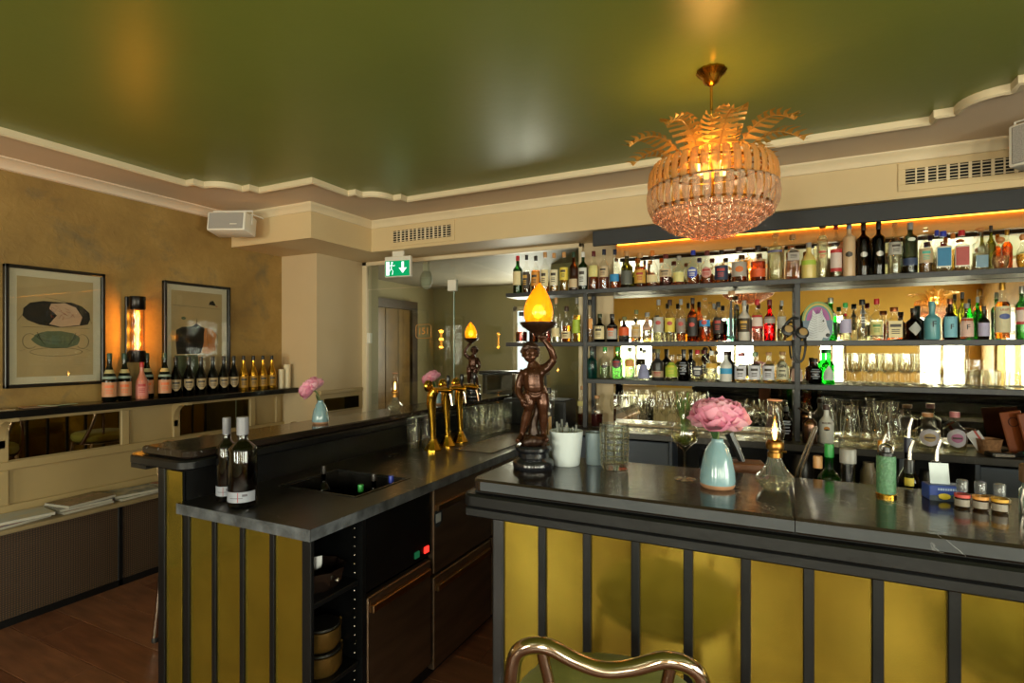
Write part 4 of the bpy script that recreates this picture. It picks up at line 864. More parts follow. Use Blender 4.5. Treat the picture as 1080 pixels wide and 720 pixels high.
def make_bottle(row, label, cat, group, name='liquor_bottle', rotz=0., z=0., tilt=0.):
    X, Y, R, H, shape, glass, liq, fill, cap, lab, l0, l1, emb, _ = row
    t = thing(name, label, cat, (X, Y, z), rotz, group)
    sq = SHAPES[shape][3]; top = .93 if cap in ('glass',) else .90
    if shape == 'flask': top = .80
    pr = bottle_profile(shape, R, H, top); ring = [(a, b) for a, b, c in pr]; sqs = [c for a, b, c in pr]
    seg = 20 if not sq else 24
    if glass == 'clear': gm = M_glass
    elif glass in OPAQUE: gm = pm('bottle_' + glass, OPAQUE[glass], .32 if glass != 'champagne_gold' else .22, .9 if glass == 'champagne_gold' else 0., var=.05, scale=12)
    else: gm = thick_glass('bottle_' + glass, GLASSES[glass], 1.3, .6)
    MB().lathe(ring, seg, sq=sqs).obj('glass_body', gm, t)
    if liq != '-' and fill:
        lz = fill * H; lp = [(.0005, .006)] + [(a * .93, max(b, .006)) for a, b, c in pr[1:-4] if b < lz]
        lr = radius_at(pr, lz) * .93; lp += [(lr, lz), (.0005, lz)]; ls_ = [sq * (1 if b < SHAPES[shape][0] * H else 0) for a, b in lp]
        MB().lathe(lp, 16 if not sq else 24, sq=ls_).obj('liquid', thick_glass('liquid_' + liq, LIQ[liq]), t)
    nr = SHAPES[shape][2] * R; cm = flat(CAPS[cap], .4) if cap not in ('silver', 'gold', 'copper') else pm('cap_' + cap, CAPS[cap], .3, .8)
    if cap == 'glass': cm = thin_glass('stopper_glass', '#e8e4d0', .05, 1.6, .2, '#d8d0b0')
    if cap == 'woodball':
        MB().ball((0, 0, H * top + (H - H * top) * .5), 1, 14, 8, (nr * 1.7, nr * 1.7, (H - H * top) * .5)).obj('stopper', cm, t)
    else:
        rc = nr * (1.28 if cap in ('tan', 'wood', 'brown', 'cork', 'copper') else 1.16); zc = H * (top - (.035 if cap not in ('wood', 'glass', 'cork') else -.001))
        if rc < nr * 1.2 and zc < H * top: pass
        MB().lathe([(.0004, zc), (rc * .99, zc), (rc, zc + .002), (rc, H - .002), (rc * .93, H), (.0004, H)], 14).obj('cap', cm, t)
    if lab != 'none':
        shp = {'blueoval': 'oval', 'pink': 'oval', 'darkoval': 'oval', 'darkround': 'oval', 'diamond': 'diamond', 'drop': 'drop', 'shield': 'shield'}.get(lab)
        span = rad(42) if sq else rad(70) if not shp else rad(52)
        if lab == 'darkstrip': span = rad(16)
        if lab in ('blueband', 'beigeband', 'silverband', 'blueband2', 'yellow'): span = rad(89)
        if lab == 'clearprint': L = None
        else:
            L = patch(pr, sq, l0 * H, l1 * H, span, .0008, 10, 8 if shp else 3, shp).obj('label', lab_mat(lab), t)
        if lab in ('bluewhite', 'redwhite2'):
            patch(pr, sq, l0 * H - .008, l1 * H + .008, span * 1.18, .0004).obj('label_border', flat('#dcd6c4', .5), t)
        if lab == 'redwhite':
            for za, zb in ((.0, .16), (.84, 1.)): patch(pr, sq, (l0 + (l1 - l0) * za) * H, (l0 + (l1 - l0) * zb) * H, span, .0014, 10, 1).obj('red_band', flat('#b02a2a', .5), L)
    zl0, zl1 = (l0, l1) if lab != 'none' else (.25, .55); zm = (zl0 + zl1) / 2; hh = (zl1 - zl0); pa = t
    e = emb
    if e in EMB and e != 'greyprint':
        if lab == 'none': patch(pr, sq, (zm - .05) * H, (zm + .05) * H, rad(34), .0012, 8, 6, 'oval').obj('emblem', pm('emblem_' + e, EMB[e], .35, .5 if e == 'silver' else 0.), t)
        else:
            b = patch(pr, sq, (zl0 + hh * .62) * H, (zl0 + hh * .80) * H, rad(34), .0014, 8, 1)
            for q in (.22, .34, .44): b2 = patch(pr, sq, (zl0 + hh * q) * H, (zl0 + hh * (q + .05)) * H, rad(26), .0014, 6, 1); b.add(b2.v, b2.f)
            b.obj('print', flat(EMB[e], .5), t)
    elif e == 'greyprint':
        b = MB()
        for q, s in ((.58, 36), (.50, 44), (.40, 30), (.30, 40), (.22, 24)): b2 = patch(pr, sq, q * H * .95, (q + .045) * H * .95, rad(s), .001, 8, 1); b.add(b2.v, b2.f)
        b.obj('print', flat('#7c808a', .5), t)
    elif e in ('reddot', 'reddot2', 'orangedot', 'star'):
        q = {'reddot': (zl0 + hh * .62, .05), 'reddot2': (.68, .035), 'orangedot': (zl0 + hh * .5, .085), 'star': (.66, .035)}[e]
        patch(pr, sq, (q[0] - q[1]) * H, (q[0] + q[1]) * H, rad(30), .0016, 8, 8, 'oval').obj('emblem', flat({'reddot': '#b8423c', 'reddot2': '#c0202c', 'orangedot': '#d4702c', 'star': '#d8d8cc'}[e], .5), t)
    elif e == 'bluetext':
        b = MB()
        for k in range(8): b2 = patch(pr, sq, .585 * H, .625 * H, rad(4), .0012, 2, 1, shift=rad(-46 + k * 13)); b.add(b2.v, b2.f)
        b.obj('lettering', flat('#2a3a9c', .5), t)
    elif e in ('F', 'GIN', 'LILLET'):
        ink = flat({'F': '#1c2a34', 'GIN': '#1c1c1c', 'LILLET': '#a8402c'}[e], .5); Rr = R + .0016
        if e == 'F': text_front('F', R * 1.25, ink, t, 0, 0, zm * H, Rr, .0006)
        elif e == 'GIN':
            text_front('GIN', R * .72, ink, t, 0, 0, .54 * H, Rr, .0008); text_front('GIN', R * .72, ink, t, 0, 0, .25 * H, Rr, .0008)
            MB().lathe([(Rr, .38 * H), (Rr, .42 * H)], 12, a0=rad(-30), a1=rad(30)).obj('print', ink, t)
        else:
            text_front('LILLET', R * .42, ink, t, 0, 0, (zl0 + hh * .86) * H, Rr, .0004)
            patch(pr, sq, (zl0 + hh * .5) * H, (zl0 + hh * .72) * H, rad(40), .0016, 8, 6, 'oval').obj('emblem', flat('#4a5a9a', .5), t)
    return t
for rows, z, hmax, where, grp in ((TOP_SHELF, 1.9425, .366, 'top shelf', 'bottles on the top shelf'), (MIDDLE_SHELF, 1.5535, .343, 'middle shelf', 'bottles on the middle shelf'), (LOWER_SHELF, 1.2805, .236, 'lower shelf', 'bottles on the lower shelf')):
    for r in rows:
        r = list(r); r[3] = min(r[3], hmax); d = r[13]
        if r[1] < 3.9: r[1] += (r[2] - .036) * .6
        r[1] = min(r[1], 4.0 - r[2])
        lab = d + ', ' + where if len(d.split()) > 12 else d + ', on the ' + where
        make_bottle(r, lab, 'bottle', grp, rotz=random.uniform(-.12, .12), z=z)

# ---- sparkling wine on the left wall shelf: ordered along the wall
def wall_bottle(y, H, R, glass, cap, lab, l0, l1, emb, label, dx=0., shape='champ'):
    return make_bottle((-3.875 + dx, y, R, H, shape, glass, '-', 0, cap, lab, l0, l1, emb, ''), label, 'bottle', 'wine bottles on the left wall shelf', 'wine_bottle', rad(62), 1.1605)
place_w = ['leftmost of the green sparkling wine bottles with peach labels', 'second green sparkling wine bottle with peach label, left of the red one', 'green sparkling wine bottle with peach label standing behind the red one', 'green sparkling wine bottle with peach label right of the wall lamp']
for y, dx, lb_ in ((1.985, 0, place_w[0]), (2.075, 0, place_w[1]), (2.245, -.05, place_w[2]), (2.325, .02, place_w[3])):
    t = wall_bottle(y, .312, .041, 'darkgreen2', 'forest', 'peach', .10, .40, 'orange', lb_, dx)
    R = .041
    pr = bottle_profile('champ', R, .312, .90)
    patch(pr, 0, .47 * .312, .52 * .312, rad(80), .001, 10, 2).obj('sash', flat('#7f9084', .5), t); patch(pr, 0, .58 * .312, .66 * .312, rad(80), .001, 10, 2).obj('neck_label', flat('#a89a68', .5), t)
wall_bottle(2.175, .25, .037, 'pinkwrap', 'red', 'pinkfoil', .10, .50, 'red', 'small red-capped bottle wrapped in pink paper under the wall lamp', .015)
for k, y in enumerate((2.415, 2.51, 2.605, 2.70, 2.79, 2.878)):
    od = ('first', 'second', 'third', 'fourth', 'fifth', 'last')[k]
    wall_bottle(y, .285, .039, 'blackgreen', 'black', 'shield', .14, .42, 'dark', '%s from the left of six black champagne bottles with shield labels' % od)
for k, y in enumerate((2.965, 3.058, 3.15, 3.24)):
    od = ('first', 'second', 'third', 'last')[k]
    wall_bottle(y, .285, .037, 'champagne_gold', 'black', 'goldfoil', .10, .42, 'dark', '%s from the left of four gold champagne bottles' % od)
for y, h, r, lb_ in ((3.325, .165, .024, 'short ivory pillar candle beside the last gold bottle'), (3.388, .205, .030, 'tall ivory pillar candle at the shelf end')):
    c = thing('pillar_candle', lb_, 'candle', (-3.86, y, 1.1605))
    MB().lathe([(.0005, 0), (r, 0), (r, h - .006), (r * .93, h), (r * .8, h - .006), (.0005, h - .010)], 16).obj('wax', pm('candle_wax', '#d6c6a6', .5, var=.03), c)
    MB().tube([(0, 0, h - .010), (.002, 0, h + .006)], .0015, 5).obj('wick', flat('#2a2420', .8), c)

# ---- two large wine bottles on the left worktop
def wine_big(x, y, R, H, label, fill):
    t = thing('wine_bottle', label, 'bottle', (x, y, .9203), rad(26)); pr = bottle_profile('wine', R, H, .96); 
    MB().lathe([(a, b) for a, b, c in pr], 28).obj('glass_body', thin_glass('smoky_bottle_glass', '#8f9094', .02, 1.55), t)
    lz = fill * H; lp = [(.0005, .006)] + [(a * .94, max(b, .006)) for a, b, c in pr[1:-4] if b < lz] + [(radius_at(pr, lz) * .94, lz), (.0005, lz)]
    MB().lathe(lp, 24).obj('wine', pm('dark_red_wine', '#16090c', .08, var=.1), t)
    nr = .36 * R * 1.10
    MB().lathe([(nr, .80 * H), (nr * 1.03, .802 * H), (nr * 1.03, .995 * H), (nr * .9, H), (.0004, H)], 18).obj('capsule', pm('grey_capsule', '#7e7e86', .4, var=.05), t)
    L = patch(pr, 0, .075 * H, .19 * H, rad(80), .001, 16, 3).obj('label', flat('#8d919e', .5), t)
    b = patch(pr, 0, .12 * H, .128 * H, rad(26), .0016, 6, 1); b2 = patch(pr, 0, .14 * H, .165 * H, rad(10), .0016, 6, 1, shift=rad(34)); b.add(b2.v, b2.f)
    b.obj('print', flat('#55505c', .5), L)
    b = patch(pr, 0, .08 * H, .185 * H, rad(1.4), .0016, 1, 1, shift=rad(8)); b.obj('red_line', flat('#8c2a34', .5), L)
wine_big(-1.885, 1.37, .036, .318, 'slimmer of two dark wine bottles on the left worktop', .60)
wine_big(-1.762, 1.345, .050, .330, 'larger of two dark wine bottles on the left worktop, clear shoulders', .52)
# ================================================================== drinking glasses and carafes
def glass_me(prof, name='glass_body', seg=18, mat=None, rib=None): return MB().lathe(prof, seg, rib=rib).mesh(name, mat or M_glass)
ME_G = {
 'wine': glass_me([(.0005, .003), (.034, 0), (.035, .003), (.008, .008), (.004, .02), (.0036, .10), (.008, .108), (.030, .13), (.039, .16), (.0385, .19), (.031, .245), (.030, .245), (.037, .19), (.037, .16), (.028, .132), (.0005, .112)]),
 'copa': glass_me([(.0005, .003), (.036, 0), (.037, .003), (.008, .008), (.005, .02), (.005, .075), (.012, .085), (.042, .11), (.052, .15), (.050, .175), (.043, .21), (.042, .21), (.049, .175), (.050, .15), (.04, .112), (.0005, .09)]),
 'goblet': glass_me([(.0005, .003), (.031, 0), (.032, .004), (.010, .010), (.006, .022), (.006, .06), (.014, .068), (.034, .085), (.040, .12), (.037, .185), (.036, .185), (.038, .12), (.032, .087), (.0005, .072)]),
 'tumbler': glass_me([(.0005, 0), (.032, 0), (.034, .004), (.037, .088), (.0355, .088), (.0325, .014), (.0005, .012)]),
 'rocks': glass_me([(.0005, 0), (.038, 0), (.040, .004), (.042, .090), (.0405, .090), (.038, .020), (.0005, .017)]),
 'beer': glass_me([(.0005, 0), (.024, 0), (.026, .004), (.030, .20), (.0288, .20), (.0245, .018), (.0005, .015)]),
 'carafe': glass_me([(.0005, 0), (.038, 0), (.041, .006), (.040, .05), (.030, .11), (.018, .165), (.0165, .19), (.022, .225), (.024, .235), (.0228, .235), (.0155, .19), (.017, .165), (.029, .108), (.0385, .05), (.038, .012), (.0005, .009)]),
 'jug': glass_me([(.0005, 0), (.038, 0), (.040, .006), (.038, .12), (.030, .18), (.031, .205), (.0298, .205), (.0288, .18), (.0365, .12), (.037, .012), (.0005, .009)]),
}
def glass(kind, x, y, z, label, group, name=None, sc=1., up=True):
    names = {'wine': 'wine_glass', 'copa': 'balloon_glass', 'goblet': 'stemmed_glass', 'tumbler': 'tumbler', 'rocks': 'tumbler', 'beer': 'beer_glass', 'carafe': 'carafe', 'jug': 'carafe'}
    o = place(name or names[kind], ME_G[kind], None, (x, y, z), (0, 0, random.uniform(0, 6))); o.scale = (sc, sc, sc)
    if not up: o.rotation_euler = (PI, 0, 0); o.location.z = z + max(v.co.z for v in ME_G[kind].vertices) * sc
    cat = 'carafe' if kind in ('carafe', 'jug') else 'glass'
    return tag(o, label, cat, group)
ORD = ['first', 'second', 'third', 'fourth', 'fifth', 'sixth', 'seventh', 'eighth', 'ninth', 'tenth', 'eleventh', 'twelfth', 'thirteenth', 'fourteenth']
# lower shelf, right part: stemmed glasses in rows, then tumblers
xs = [.452 + k * .086 for k in range(5)]
for k, x in enumerate(xs):
    glass('goblet', x, 3.865, 1.2805, '%s tall stemmed glass from the green bottle, front row, lower shelf' % ORD[k], 'stemmed glasses on the lower shelf', sc=1.04)
    glass('goblet', x + .01, 3.965, 1.2805, '%s tall stemmed glass from the green bottle, back row, lower shelf' % ORD[k], 'stemmed glasses on the lower shelf', sc=1.04)
for k in range(3):
    glass('goblet', .885 + k * .076, 3.875, 1.2805, '%s smaller stemmed glass right of the tall ones, lower shelf' % ORD[k], 'stemmed glasses on the lower shelf', sc=.86)
    glass('tumbler', .885 + k * .080, 3.965, 1.2805, '%s tumbler behind the smaller stemmed glasses, lower shelf' % ORD[k], 'tumblers on the lower shelf', sc=1.05)
for k in range(2):
    glass('rocks', 1.118 + k * .092, 3.86, 1.2805, ('left' if k == 0 else 'right') + ' of two broad tumblers at the end of the lower shelf', 'tumblers on the lower shelf')
    glass('tumbler', 1.13 + k * .095, 3.96, 1.2805, ('left' if k == 0 else 'right') + ' tumbler behind the two broad ones, lower shelf', 'tumblers on the lower shelf', sc=1.1)
# back counter: wine glasses on the left
for k in range(7):
    glass('wine', -1.02 + k * .088, 3.80, .9205, '%s wine glass from the left in the front row on back counter' % ORD[k], 'wine glasses on the back counter', sc=1.02)
    glass('wine', -.99 + k * .088, 3.90, .9205, '%s wine glass from the left in the back row on back counter' % ORD[k], 'wine glasses on the back counter', sc=1.08)
for k in range(3): glass('wine', -.37 + k * .08, 3.85, .9205, '%s wine glass behind the pink peony on back counter' % ORD[k], 'wine glasses on the back counter', sc=.85)
for k, (x, y) in enumerate(((-.13, 3.80), (-.015, 3.80), (-.075, 3.925), (.045, 3.945))):
    glass('copa', x, y, .9205, ('front left', 'front right', 'rear left', 'rear right')[k] + ' balloon glass behind the oil lamp on back counter', 'balloon glasses on the back counter', sc=1.02)
# carafes in the middle
for k, (x, y, kd, s) in enumerate(((.332, 3.95, 'carafe', 1.12), (.412, 3.80, 'carafe', 1.0), (.50, 3.80, 'carafe', 1.0), (.575, 3.90, 'carafe', 1.1), (.655, 3.83, 'jug', 1.12), (.445, 3.93, 'jug', 1.1), (.665, 3.955, 'carafe', 1.08), (.60, 3.77, 'carafe', .85))):
    glass(kd, x, y, .9205, '%s clear carafe from the white bottle on the back counter' % ORD[k], 'carafes on the back counter', sc=s)
# back counter bottles
CB = 'bottles on the back counter'
make_bottle((-1.175, 3.86, .044, .235, 'squat', 'clear', 'red', .42, 'cork', 'none', 0, 0, '-', ''), 'squat bottle of red liqueur with cork left of the wine glasses', 'bottle', CB, z=.9205)
make_bottle((-1.30, 3.90, .040, .300, 'std', 'clear', 'brown', .30, 'cork', 'paleyellow', .5, .62, '-', ''), 'clear bottle with dark remainder behind the grey cup', 'bottle', CB, z=.9205)
make_bottle((.078, 3.82, .034, .215, 'std', 'darkbrown', '-', 0, 'black', 'none', 0, 0, 'greyprint', ''), 'dark brown bottle with white writing beside the soda siphon', 'bottle', CB, z=.9205)
OPAQUE['frostmilk'] = '#dcdcd8'
mb_ = make_bottle((.296, 3.81, .041, .238, 'rum', 'frostmilk', '-', 0, 'brown', 'none', 0, 0, '-', ''), 'white rum bottle with small orange emblem left of the carafes', 'bottle', CB, z=.9205)
prm = bottle_profile('rum', .041, .238, .9)
text_front('MALIBU', .016, flat('#5c3a34', .5), mb_, 0, 0, .128, .0418, .0003)
patch(prm, 0, .082, .108, rad(22), .0012, 8, 6, 'oval').obj('emblem', flat('#d08a34', .5), mb_); patch(prm, 0, .082, .094, rad(22), .0016, 8, 3, 'oval').obj('palm_mark', flat('#3a2a20', .5), mb_)
for x, R, H, inner, lb_ in ((.795, .058, .215, '#b49a6a', 'broad clear bottle with round white label and tan centre'), (.918, .055, .228, '#b06a94', 'broad clear bottle with round white label and pink centre')):
    t = make_bottle((x, 3.79, R, H, 'squat', 'clear', 'pale', .22, 'pinkcap' if 'pink' in lb_ else 'wood', 'none', 0, 0, '-', ''), lb_, 'bottle', CB, z=.9205)
    pr = bottle_profile('squat', R, H, .9)
    L = patch(pr, 0, .16 * H, .60 * H, rad(50), .001, 12, 12, 'oval').obj('label', flat('#bcb8c4', .5), t); patch(pr, 0, .27 * H, .49 * H, rad(28), .0018, 10, 8, 'oval').obj('emblem', flat(inner, .5), L)
    b = patch(pr, 0, .36 * H, .40 * H, rad(22), .0024, 6, 1); b.obj('print', flat('#4a3a3a', .5), L)
# soda siphon
t = thing('soda_siphon', 'steel and copper soda siphon on the back counter', 'siphon', (.206, 3.775, .9205), rad(20))
MB().lathe([(.0005, 0), (.040, 0), (.042, .004), (.042, .11), (.038, .13), (.022, .148), (.014, .155), (.0005, .156)], 22).obj('flask', pm('copper_steel', '#9c7a68', .22, 1., var=.2, scale=3), t)
MB().lathe([(.0005, .155), (.014, .155), (.014, .175), (.010, .182), (.010, .196), (.0005, .2)], 14).obj('head', M_steel, t)
MB().tube([(0, 0, .185), (-.03, 0, .195), (-.065, 0, .215)], [.006, .006, .007], 6).obj('lever', M_steel, t)
MB().tube([(0, 0, .18), (.03, 0, .178), (.042, 0, .16)], .005, 6).obj('spout', M_steel, t)
# basket with cards, payment terminal, leather menu holders, pen tray
t = thing('card_basket', 'small woven basket holding white and red cards', 'basket', (1.078, 3.84, .9205), rad(12))
MB().lathe([(.0005, .002), (.046, 0), (.058, .078), (.061, .082), (.055, .082), (.044, .006), (.0005, .006)], 22, sq=.5).obj('basket_body', pm('woven_wicker', '#b08058', .7, var=.2, scale=60, bump=.6, bscale=110), t)
for k, (a, c) in enumerate(((-.03, '#d6d4d8'), (-.012, '#b04a44'), (.008, '#d0d0d4'))):
    o = MB().box(-.02, .02, -.001, .001, 0, .11).obj('card', flat(c, .6), t, smooth=False); o.location = (a, .005 + k * .01, .02); o.rotation_euler = (0, rad(-32), 0)
t = thing('payment_terminal', 'black card payment terminal lying before the basket', 'terminal', (1.10, 3.735, .9205), rad(14))
MB().box(-.058, .058, -.035, .035, 0, .026, .006, seg=2).obj('case', flat('#191919', .35), t); MB().box(-.045, .045, -.036, -.034, .006, .02).obj('silver_strip', M_steel, t, smooth=False); MB().box(-.048, .048, -.022, .026, .0262, .028).obj('screen', flat('#3a3128', .15), t, smooth=False)
for k, (x, y) in enumerate(((1.235, 3.90), (1.30, 3.86))):
    t = thing('menu_board', ('left' if k == 0 else 'right') + ' of two reddish brown leather menu boards leaning at the mirror', 'menu', (x, y, .9205), rad(20 - 6 * k))
    o = MB().box(-.055, .055, -.006, .006, 0, .235, .004).obj('cover', pm('tan_leather', '#8a4318', .45, var=.15, scale=8, bump=.1), t, smooth=False); o.rotation_euler = (rad(-8), rad(-8), 0)
    o2 = MB().tube([(.025 * cos(a * PI / 8), -.0075, .175 + .025 * sin(a * PI / 8)) for a in range(16)], .003, 5, closed=True).obj('stamp', pm('dark_leather', '#4a1c0c', .5), t); o2.rotation_euler = (rad(-8), rad(-8), 0)
t = thing('keyboard', 'black keyboard lying at the right end of back counter', 'keyboard', (1.275, 3.775, .9205), rad(-30))
MB().box(-.09, .09, -.04, .04, 0, .02, .004).obj('case', flat('#141414', .4), t, smooth=False)
for i in range(4):
    for j in range(8): MB().box(-.08 + j * .02, -.064 + j * .02, -.034 + i * .017, -.021 + i * .017, .02, .026).obj('key', flat('#2ea060' if (i, j) == (0, 1) else '#26282a', .5), t, smooth=False)
# small things in the open cubbies under the back counter
for k, (x, w, h, c) in enumerate(((-.40, .12, .30, '#1d1d1f'), (-.22, .09, .26, '#3c3a38'), (.16, .16, .32, '#2a2623'), (.52, .10, .30, '#c4b090'), (.58, .03, .31, '#a88c60'), (.80, .10, .28, '#2a2220'))):
    o = MB().lathe([(.0005, 0), (w * .40, 0), (w * .45, .01), (w * .45, h * .8), (w * .30, h * .92), (w * .30, h), (.0005, h)], 14).obj('storage_jar', pm('jar_tone_%d' % k, c, .35, var=.2), None)
    o.location = (x, 3.85, .5185); tag(o, ('charcoal jar at the left in the cubbies under back counter', 'grey jar beside the charcoal one under back counter', 'broad dark brown jar under the soda siphon counter', 'pale tan jar under the carafes counter', 'slim straw-coloured jar under the carafes counter', 'dark jar under the round-label bottles')[k], 'jar')

# ================================================================== left worktop: beer taps, glasses
tp = thing('beer_tap', 'three-column polished gold beer tap tower on the left worktop', 'beer tap', (-1.755, 2.72, .9203)); 
ztop = .345
for k, yy in enumerate((-.15, 0, .15)):
    MB().lathe([(.0005, 0), (.052, 0), (.052, .006), (.047, .012), (.028, .045), (.022, .055), (.019, .065)], 8).obj('tap_base', M_brass_pol, tp, (0, yy, 0), angle=20)
    c = MB().tube([(0, 0, .06), (-.004, 0, .16), (-.012, 0, .26), (-.006, 0, .315), (.018, 0, ztop)], [.0165, .0195, .027, .030, .024], 14, smooth=5).obj('column', M_brass_pol, tp, (0, yy, 0))
    MB().lathe([(.0005, -.012), (.030, -.012), (.034, -.004), (.034, .004), (.030, .010), (.024, .012), (.0005, .013)], 20, Matrix.Translation((-.035, yy, ztop + .022)) @ Matrix.Rotation(-PI / 2, 4, 'Y')).obj('medallion', M_brass_pol, tp)
    b = MB().tube([(.015, 0, ztop), (.125, 0, ztop)], .011, 10); b.lathe([(.0005, -.02), (.016, -.02), (.018, 0), (.016, .02), (.0005, .02)], 12, Matrix.Translation((.10, 0, ztop)) @ Matrix.Rotation(PI / 2, 4, 'Y')); b.obj('tap_body', M_brass_pol, tp, (0, yy, 0))
    MB().tube([(.105, 0, ztop), (.120, 0, ztop - .03), (.130, 0, ztop - .085)], [.008, .0075, .006], 8).obj('spout', M_chrome, tp, (0, yy, 0))
    MB().lathe([(.0005, .01), (.006, .01), (.007, .03), (.012, .05), (.013, .072), (.009, .085), (.0005, .088)], 12, Matrix.Translation((.10, 0, ztop))).obj('tap_handle', flat('#101012', .25), tp, (0, yy, 0))
MB().tube([(.018, -.165, ztop), (.018, .30, ztop)], .0165, 12).obj('crossbar', M_brass_pol, tp)
# tall beer glasses behind the taps
n = 0
for r_, (x0, y0) in enumerate(((-1.70, 3.06), (-1.78, 3.10), (-1.86, 3.06))):
    for k in range(6):
        x, y = x0 + (k % 2) * .012, y0 + k * .068
        glass('beer', x, y, .9203, '%s tall beer glass in the %s row behind the taps' % (ORD[k], ('front', 'middle', 'rear')[r_]), 'tall beer glasses on the left worktop')
for k in range(3): glass('beer', -1.83 - (k % 2) * .065, 2.50 + k * .055, .9203, '%s tall beer glass standing left of the gold taps' % ORD[k], 'tall beer glasses on the left worktop', sc=1.)
bxo = thing('appliance_box', 'low black box behind the tall beer glasses', 'appliance', (-1.635, 3.80, .9205))
MB().box(-.26, .26, -.07, .17, 0, .19, .006).obj('case', flat('#151618', .4), bxo, smooth=False); MB().box(-.25, .25, -.06, .16, .19, .196, .002).obj('top_mat', flat('#22252a', .7), bxo, smooth=False)
for k in range(5): glass('tumbler', -1.67 + (k % 3) * .085, 3.79 + (k // 3) * .085, 1.1167, '%s upturned tumbler on the black box' % ORD[k], 'upturned tumblers on the black box', sc=.95, up=False)
pt = thing('steel_pitcher', 'steel milk pitcher with side handle on the black box', 'pitcher', (-1.82, 3.84, 1.1167), rad(20))
MB().lathe([(.0005, 0), (.044, 0), (.046, .004), (.042, .16), (.044, .185), (.042, .185), (.040, .16), (.042, .01), (.0005, .01)], 20).obj('body', M_steel, pt)
MB().tube([(.042, 0, .165), (.085, 0, .155), (.088, 0, .09), (.044, 0, .05)], .006, 6, smooth=4).obj('handle', M_steel, pt)
make_bottle((-1.455, 3.60, .040, .30, 'tall', 'clear', 'pale', .6, 'black', 'blacklabel', .12, .5, 'silver', ''), 'clear bottle with dark label behind the bronze statue', 'bottle', CB, z=.9205)
# in the sink
for x, y, h, c, lb_ in ((-1.82, 1.80, .27, 'darkbrown', 'dark bottle neck standing in the sink trough'), (-1.56, 1.75, .225, 'brightgreen', 'green bottle neck standing in the sink trough'), (-1.60, 1.88, .24, 'blackblue', 'dark bottle with black cap in the sink beside the blue one'), (-1.52, 1.90, .235, 'darkgreen', 'blue-capped bottle at the far corner of the sink')):
    make_bottle((x, y, .030, h, 'std', c, '-', 0, 'blue' if 'blue-capped' in lb_ else 'dark' if c != 'brightgreen' else 'green', 'none', 0, 0, '-', ''), lb_, 'bottle', 'bottles in the sink trough', z=.7055)
# pots in the open shelf
M_pot = pm('worn_brass_pot', '#8a6a34', .35, .7, var=.3, scale=12)
for k, (y, z, r, lb_) in enumerate(((1.435, .3455, .072, 'lower of two stacked brass pots in the open shelf'), (1.435, .3455 + .087, .068, 'upper of two stacked brass pots in the open shelf'))):
    t = thing('brass_pot', lb_, 'pot', (-1.462, y, z))
    MB().lathe([(.0005, 0), (r * .8, 0), (r, .02), (r, .072), (r * 1.05, .075), (r * .97, .075), (r * .95, .02), (.0005, .012)], 24).obj('pot_body', M_pot, t)
    MB().lathe([(r * .95, .076), (r * .9, .082), (.0005, .084)], 20).obj('rim_lid', flat('#17130f', .4), t)
    for s in (-1, 1): MB().tube([(0, s * r * .98, .055), (s * .0, s * (r + .028), .058)], .007, 6).obj('handle', M_pot, t)
t = thing('dark_bowl', 'dark ornate bowl on the upper open shelf', 'bowl', (-1.475, 1.43, .6455))
MB().lathe([(.0005, 0), (.06, 0), (.085, .03), (.095, .075), (.09, .075), (.075, .03), (.0005, .008)], 20, rib=(10, .05)).obj('bowl_body', pm('dark_glass_bowl', '#241a16', .15, var=.3), t)
MB().ball((.093, .0, .04), .010, 8, 6).obj('knob', M_steel, t)

# ================================================================== statue lamps
def remeshed(parts, name, mat, voxel, smooth_it=4):
    me = parts.mesh(name, mat); o = place(name, me)
    m = o.modifiers.new('r', 'REMESH'); m.mode = 'VOXEL'; m.voxel_size = voxel; m.use_smooth_shade = True
    s = o.modifiers.new('s', 'SMOOTH'); s.iterations = smooth_it; s.factor = .5
    dg = bpy.context.evaluated_depsgraph_get(); dg.update()
    out = bpy.data.meshes.new_from_object(o.evaluated_get(dg)); out.name = name
    bpy.data.objects.remove(o); out.materials.clear(); out.materials.append(mat)
    out.polygons.foreach_set('use_smooth', [True] * len(out.polygons)); return out
M_bronze = pm('brown_patinated_bronze', '#4c2c1a', .26, .55, var=.25, scale=14, bump=.06, bscale=60, col2='#341c10')
M_bronze2 = pm('dark_bronze', '#3c2416', .34, .45, var=.3, scale=16, bump=.25, bscale=70)
M_base = pm('ebonised_base', '#15161a', .18, var=.1)
k_ = .00305     # metres per photo unit of the figure
def u(x, z, y=0.): return ((x - 562) * k_, y, (497 - z) * k_)
fig = MB()
def limb(pts, rs): fig.tube([u(*p) for p in pts], rs, 12, smooth=5)
# torso
limb([(564, 424, 0), (563.5, 416, 0), (562.5, 408, -.004), (562, 399, -.002), (562, 392, .0), (560.5, 386, -.004)], [.030, .034, .034, .033, .024, .013])
fig.ball(u(562.5, 412, -.012), .028, 12, 8, (1.05, .9, 1.0)); fig.ball(u(555, 398, -.006), .018, 10, 7); fig.ball(u(569, 397, -.006), .018, 10, 7)
fig.ball(u(558, 421, .012), .024, 10, 8); fig.ball(u(570, 421, .012), .024, 10, 8)
# legs
limb([(557.5, 420, 0), (557, 430, -.006), (556.5, 437, -.004), (554, 447, .002), (550.5, 460, .004), (549.5, 464, .002)], [.023, .0205, .0142, .0155, .0092, .0098])
limb([(549.5, 464, .006), (547, 466, -.012), (544.5, 467.5, -.03)], [.0105, .0105, .007])
limb([(570.5, 420, 0), (572, 430, -.006), (572.5, 440, -.004), (572.8, 448, .002), (572.5, 460, .004), (572.8, 463, .002)], [.023, .0205, .0142, .0155, .0092, .0098])
limb([(572.8, 463, .006), (574, 465.5, -.012), (576, 467, -.03)], [.0105, .0105, .007])
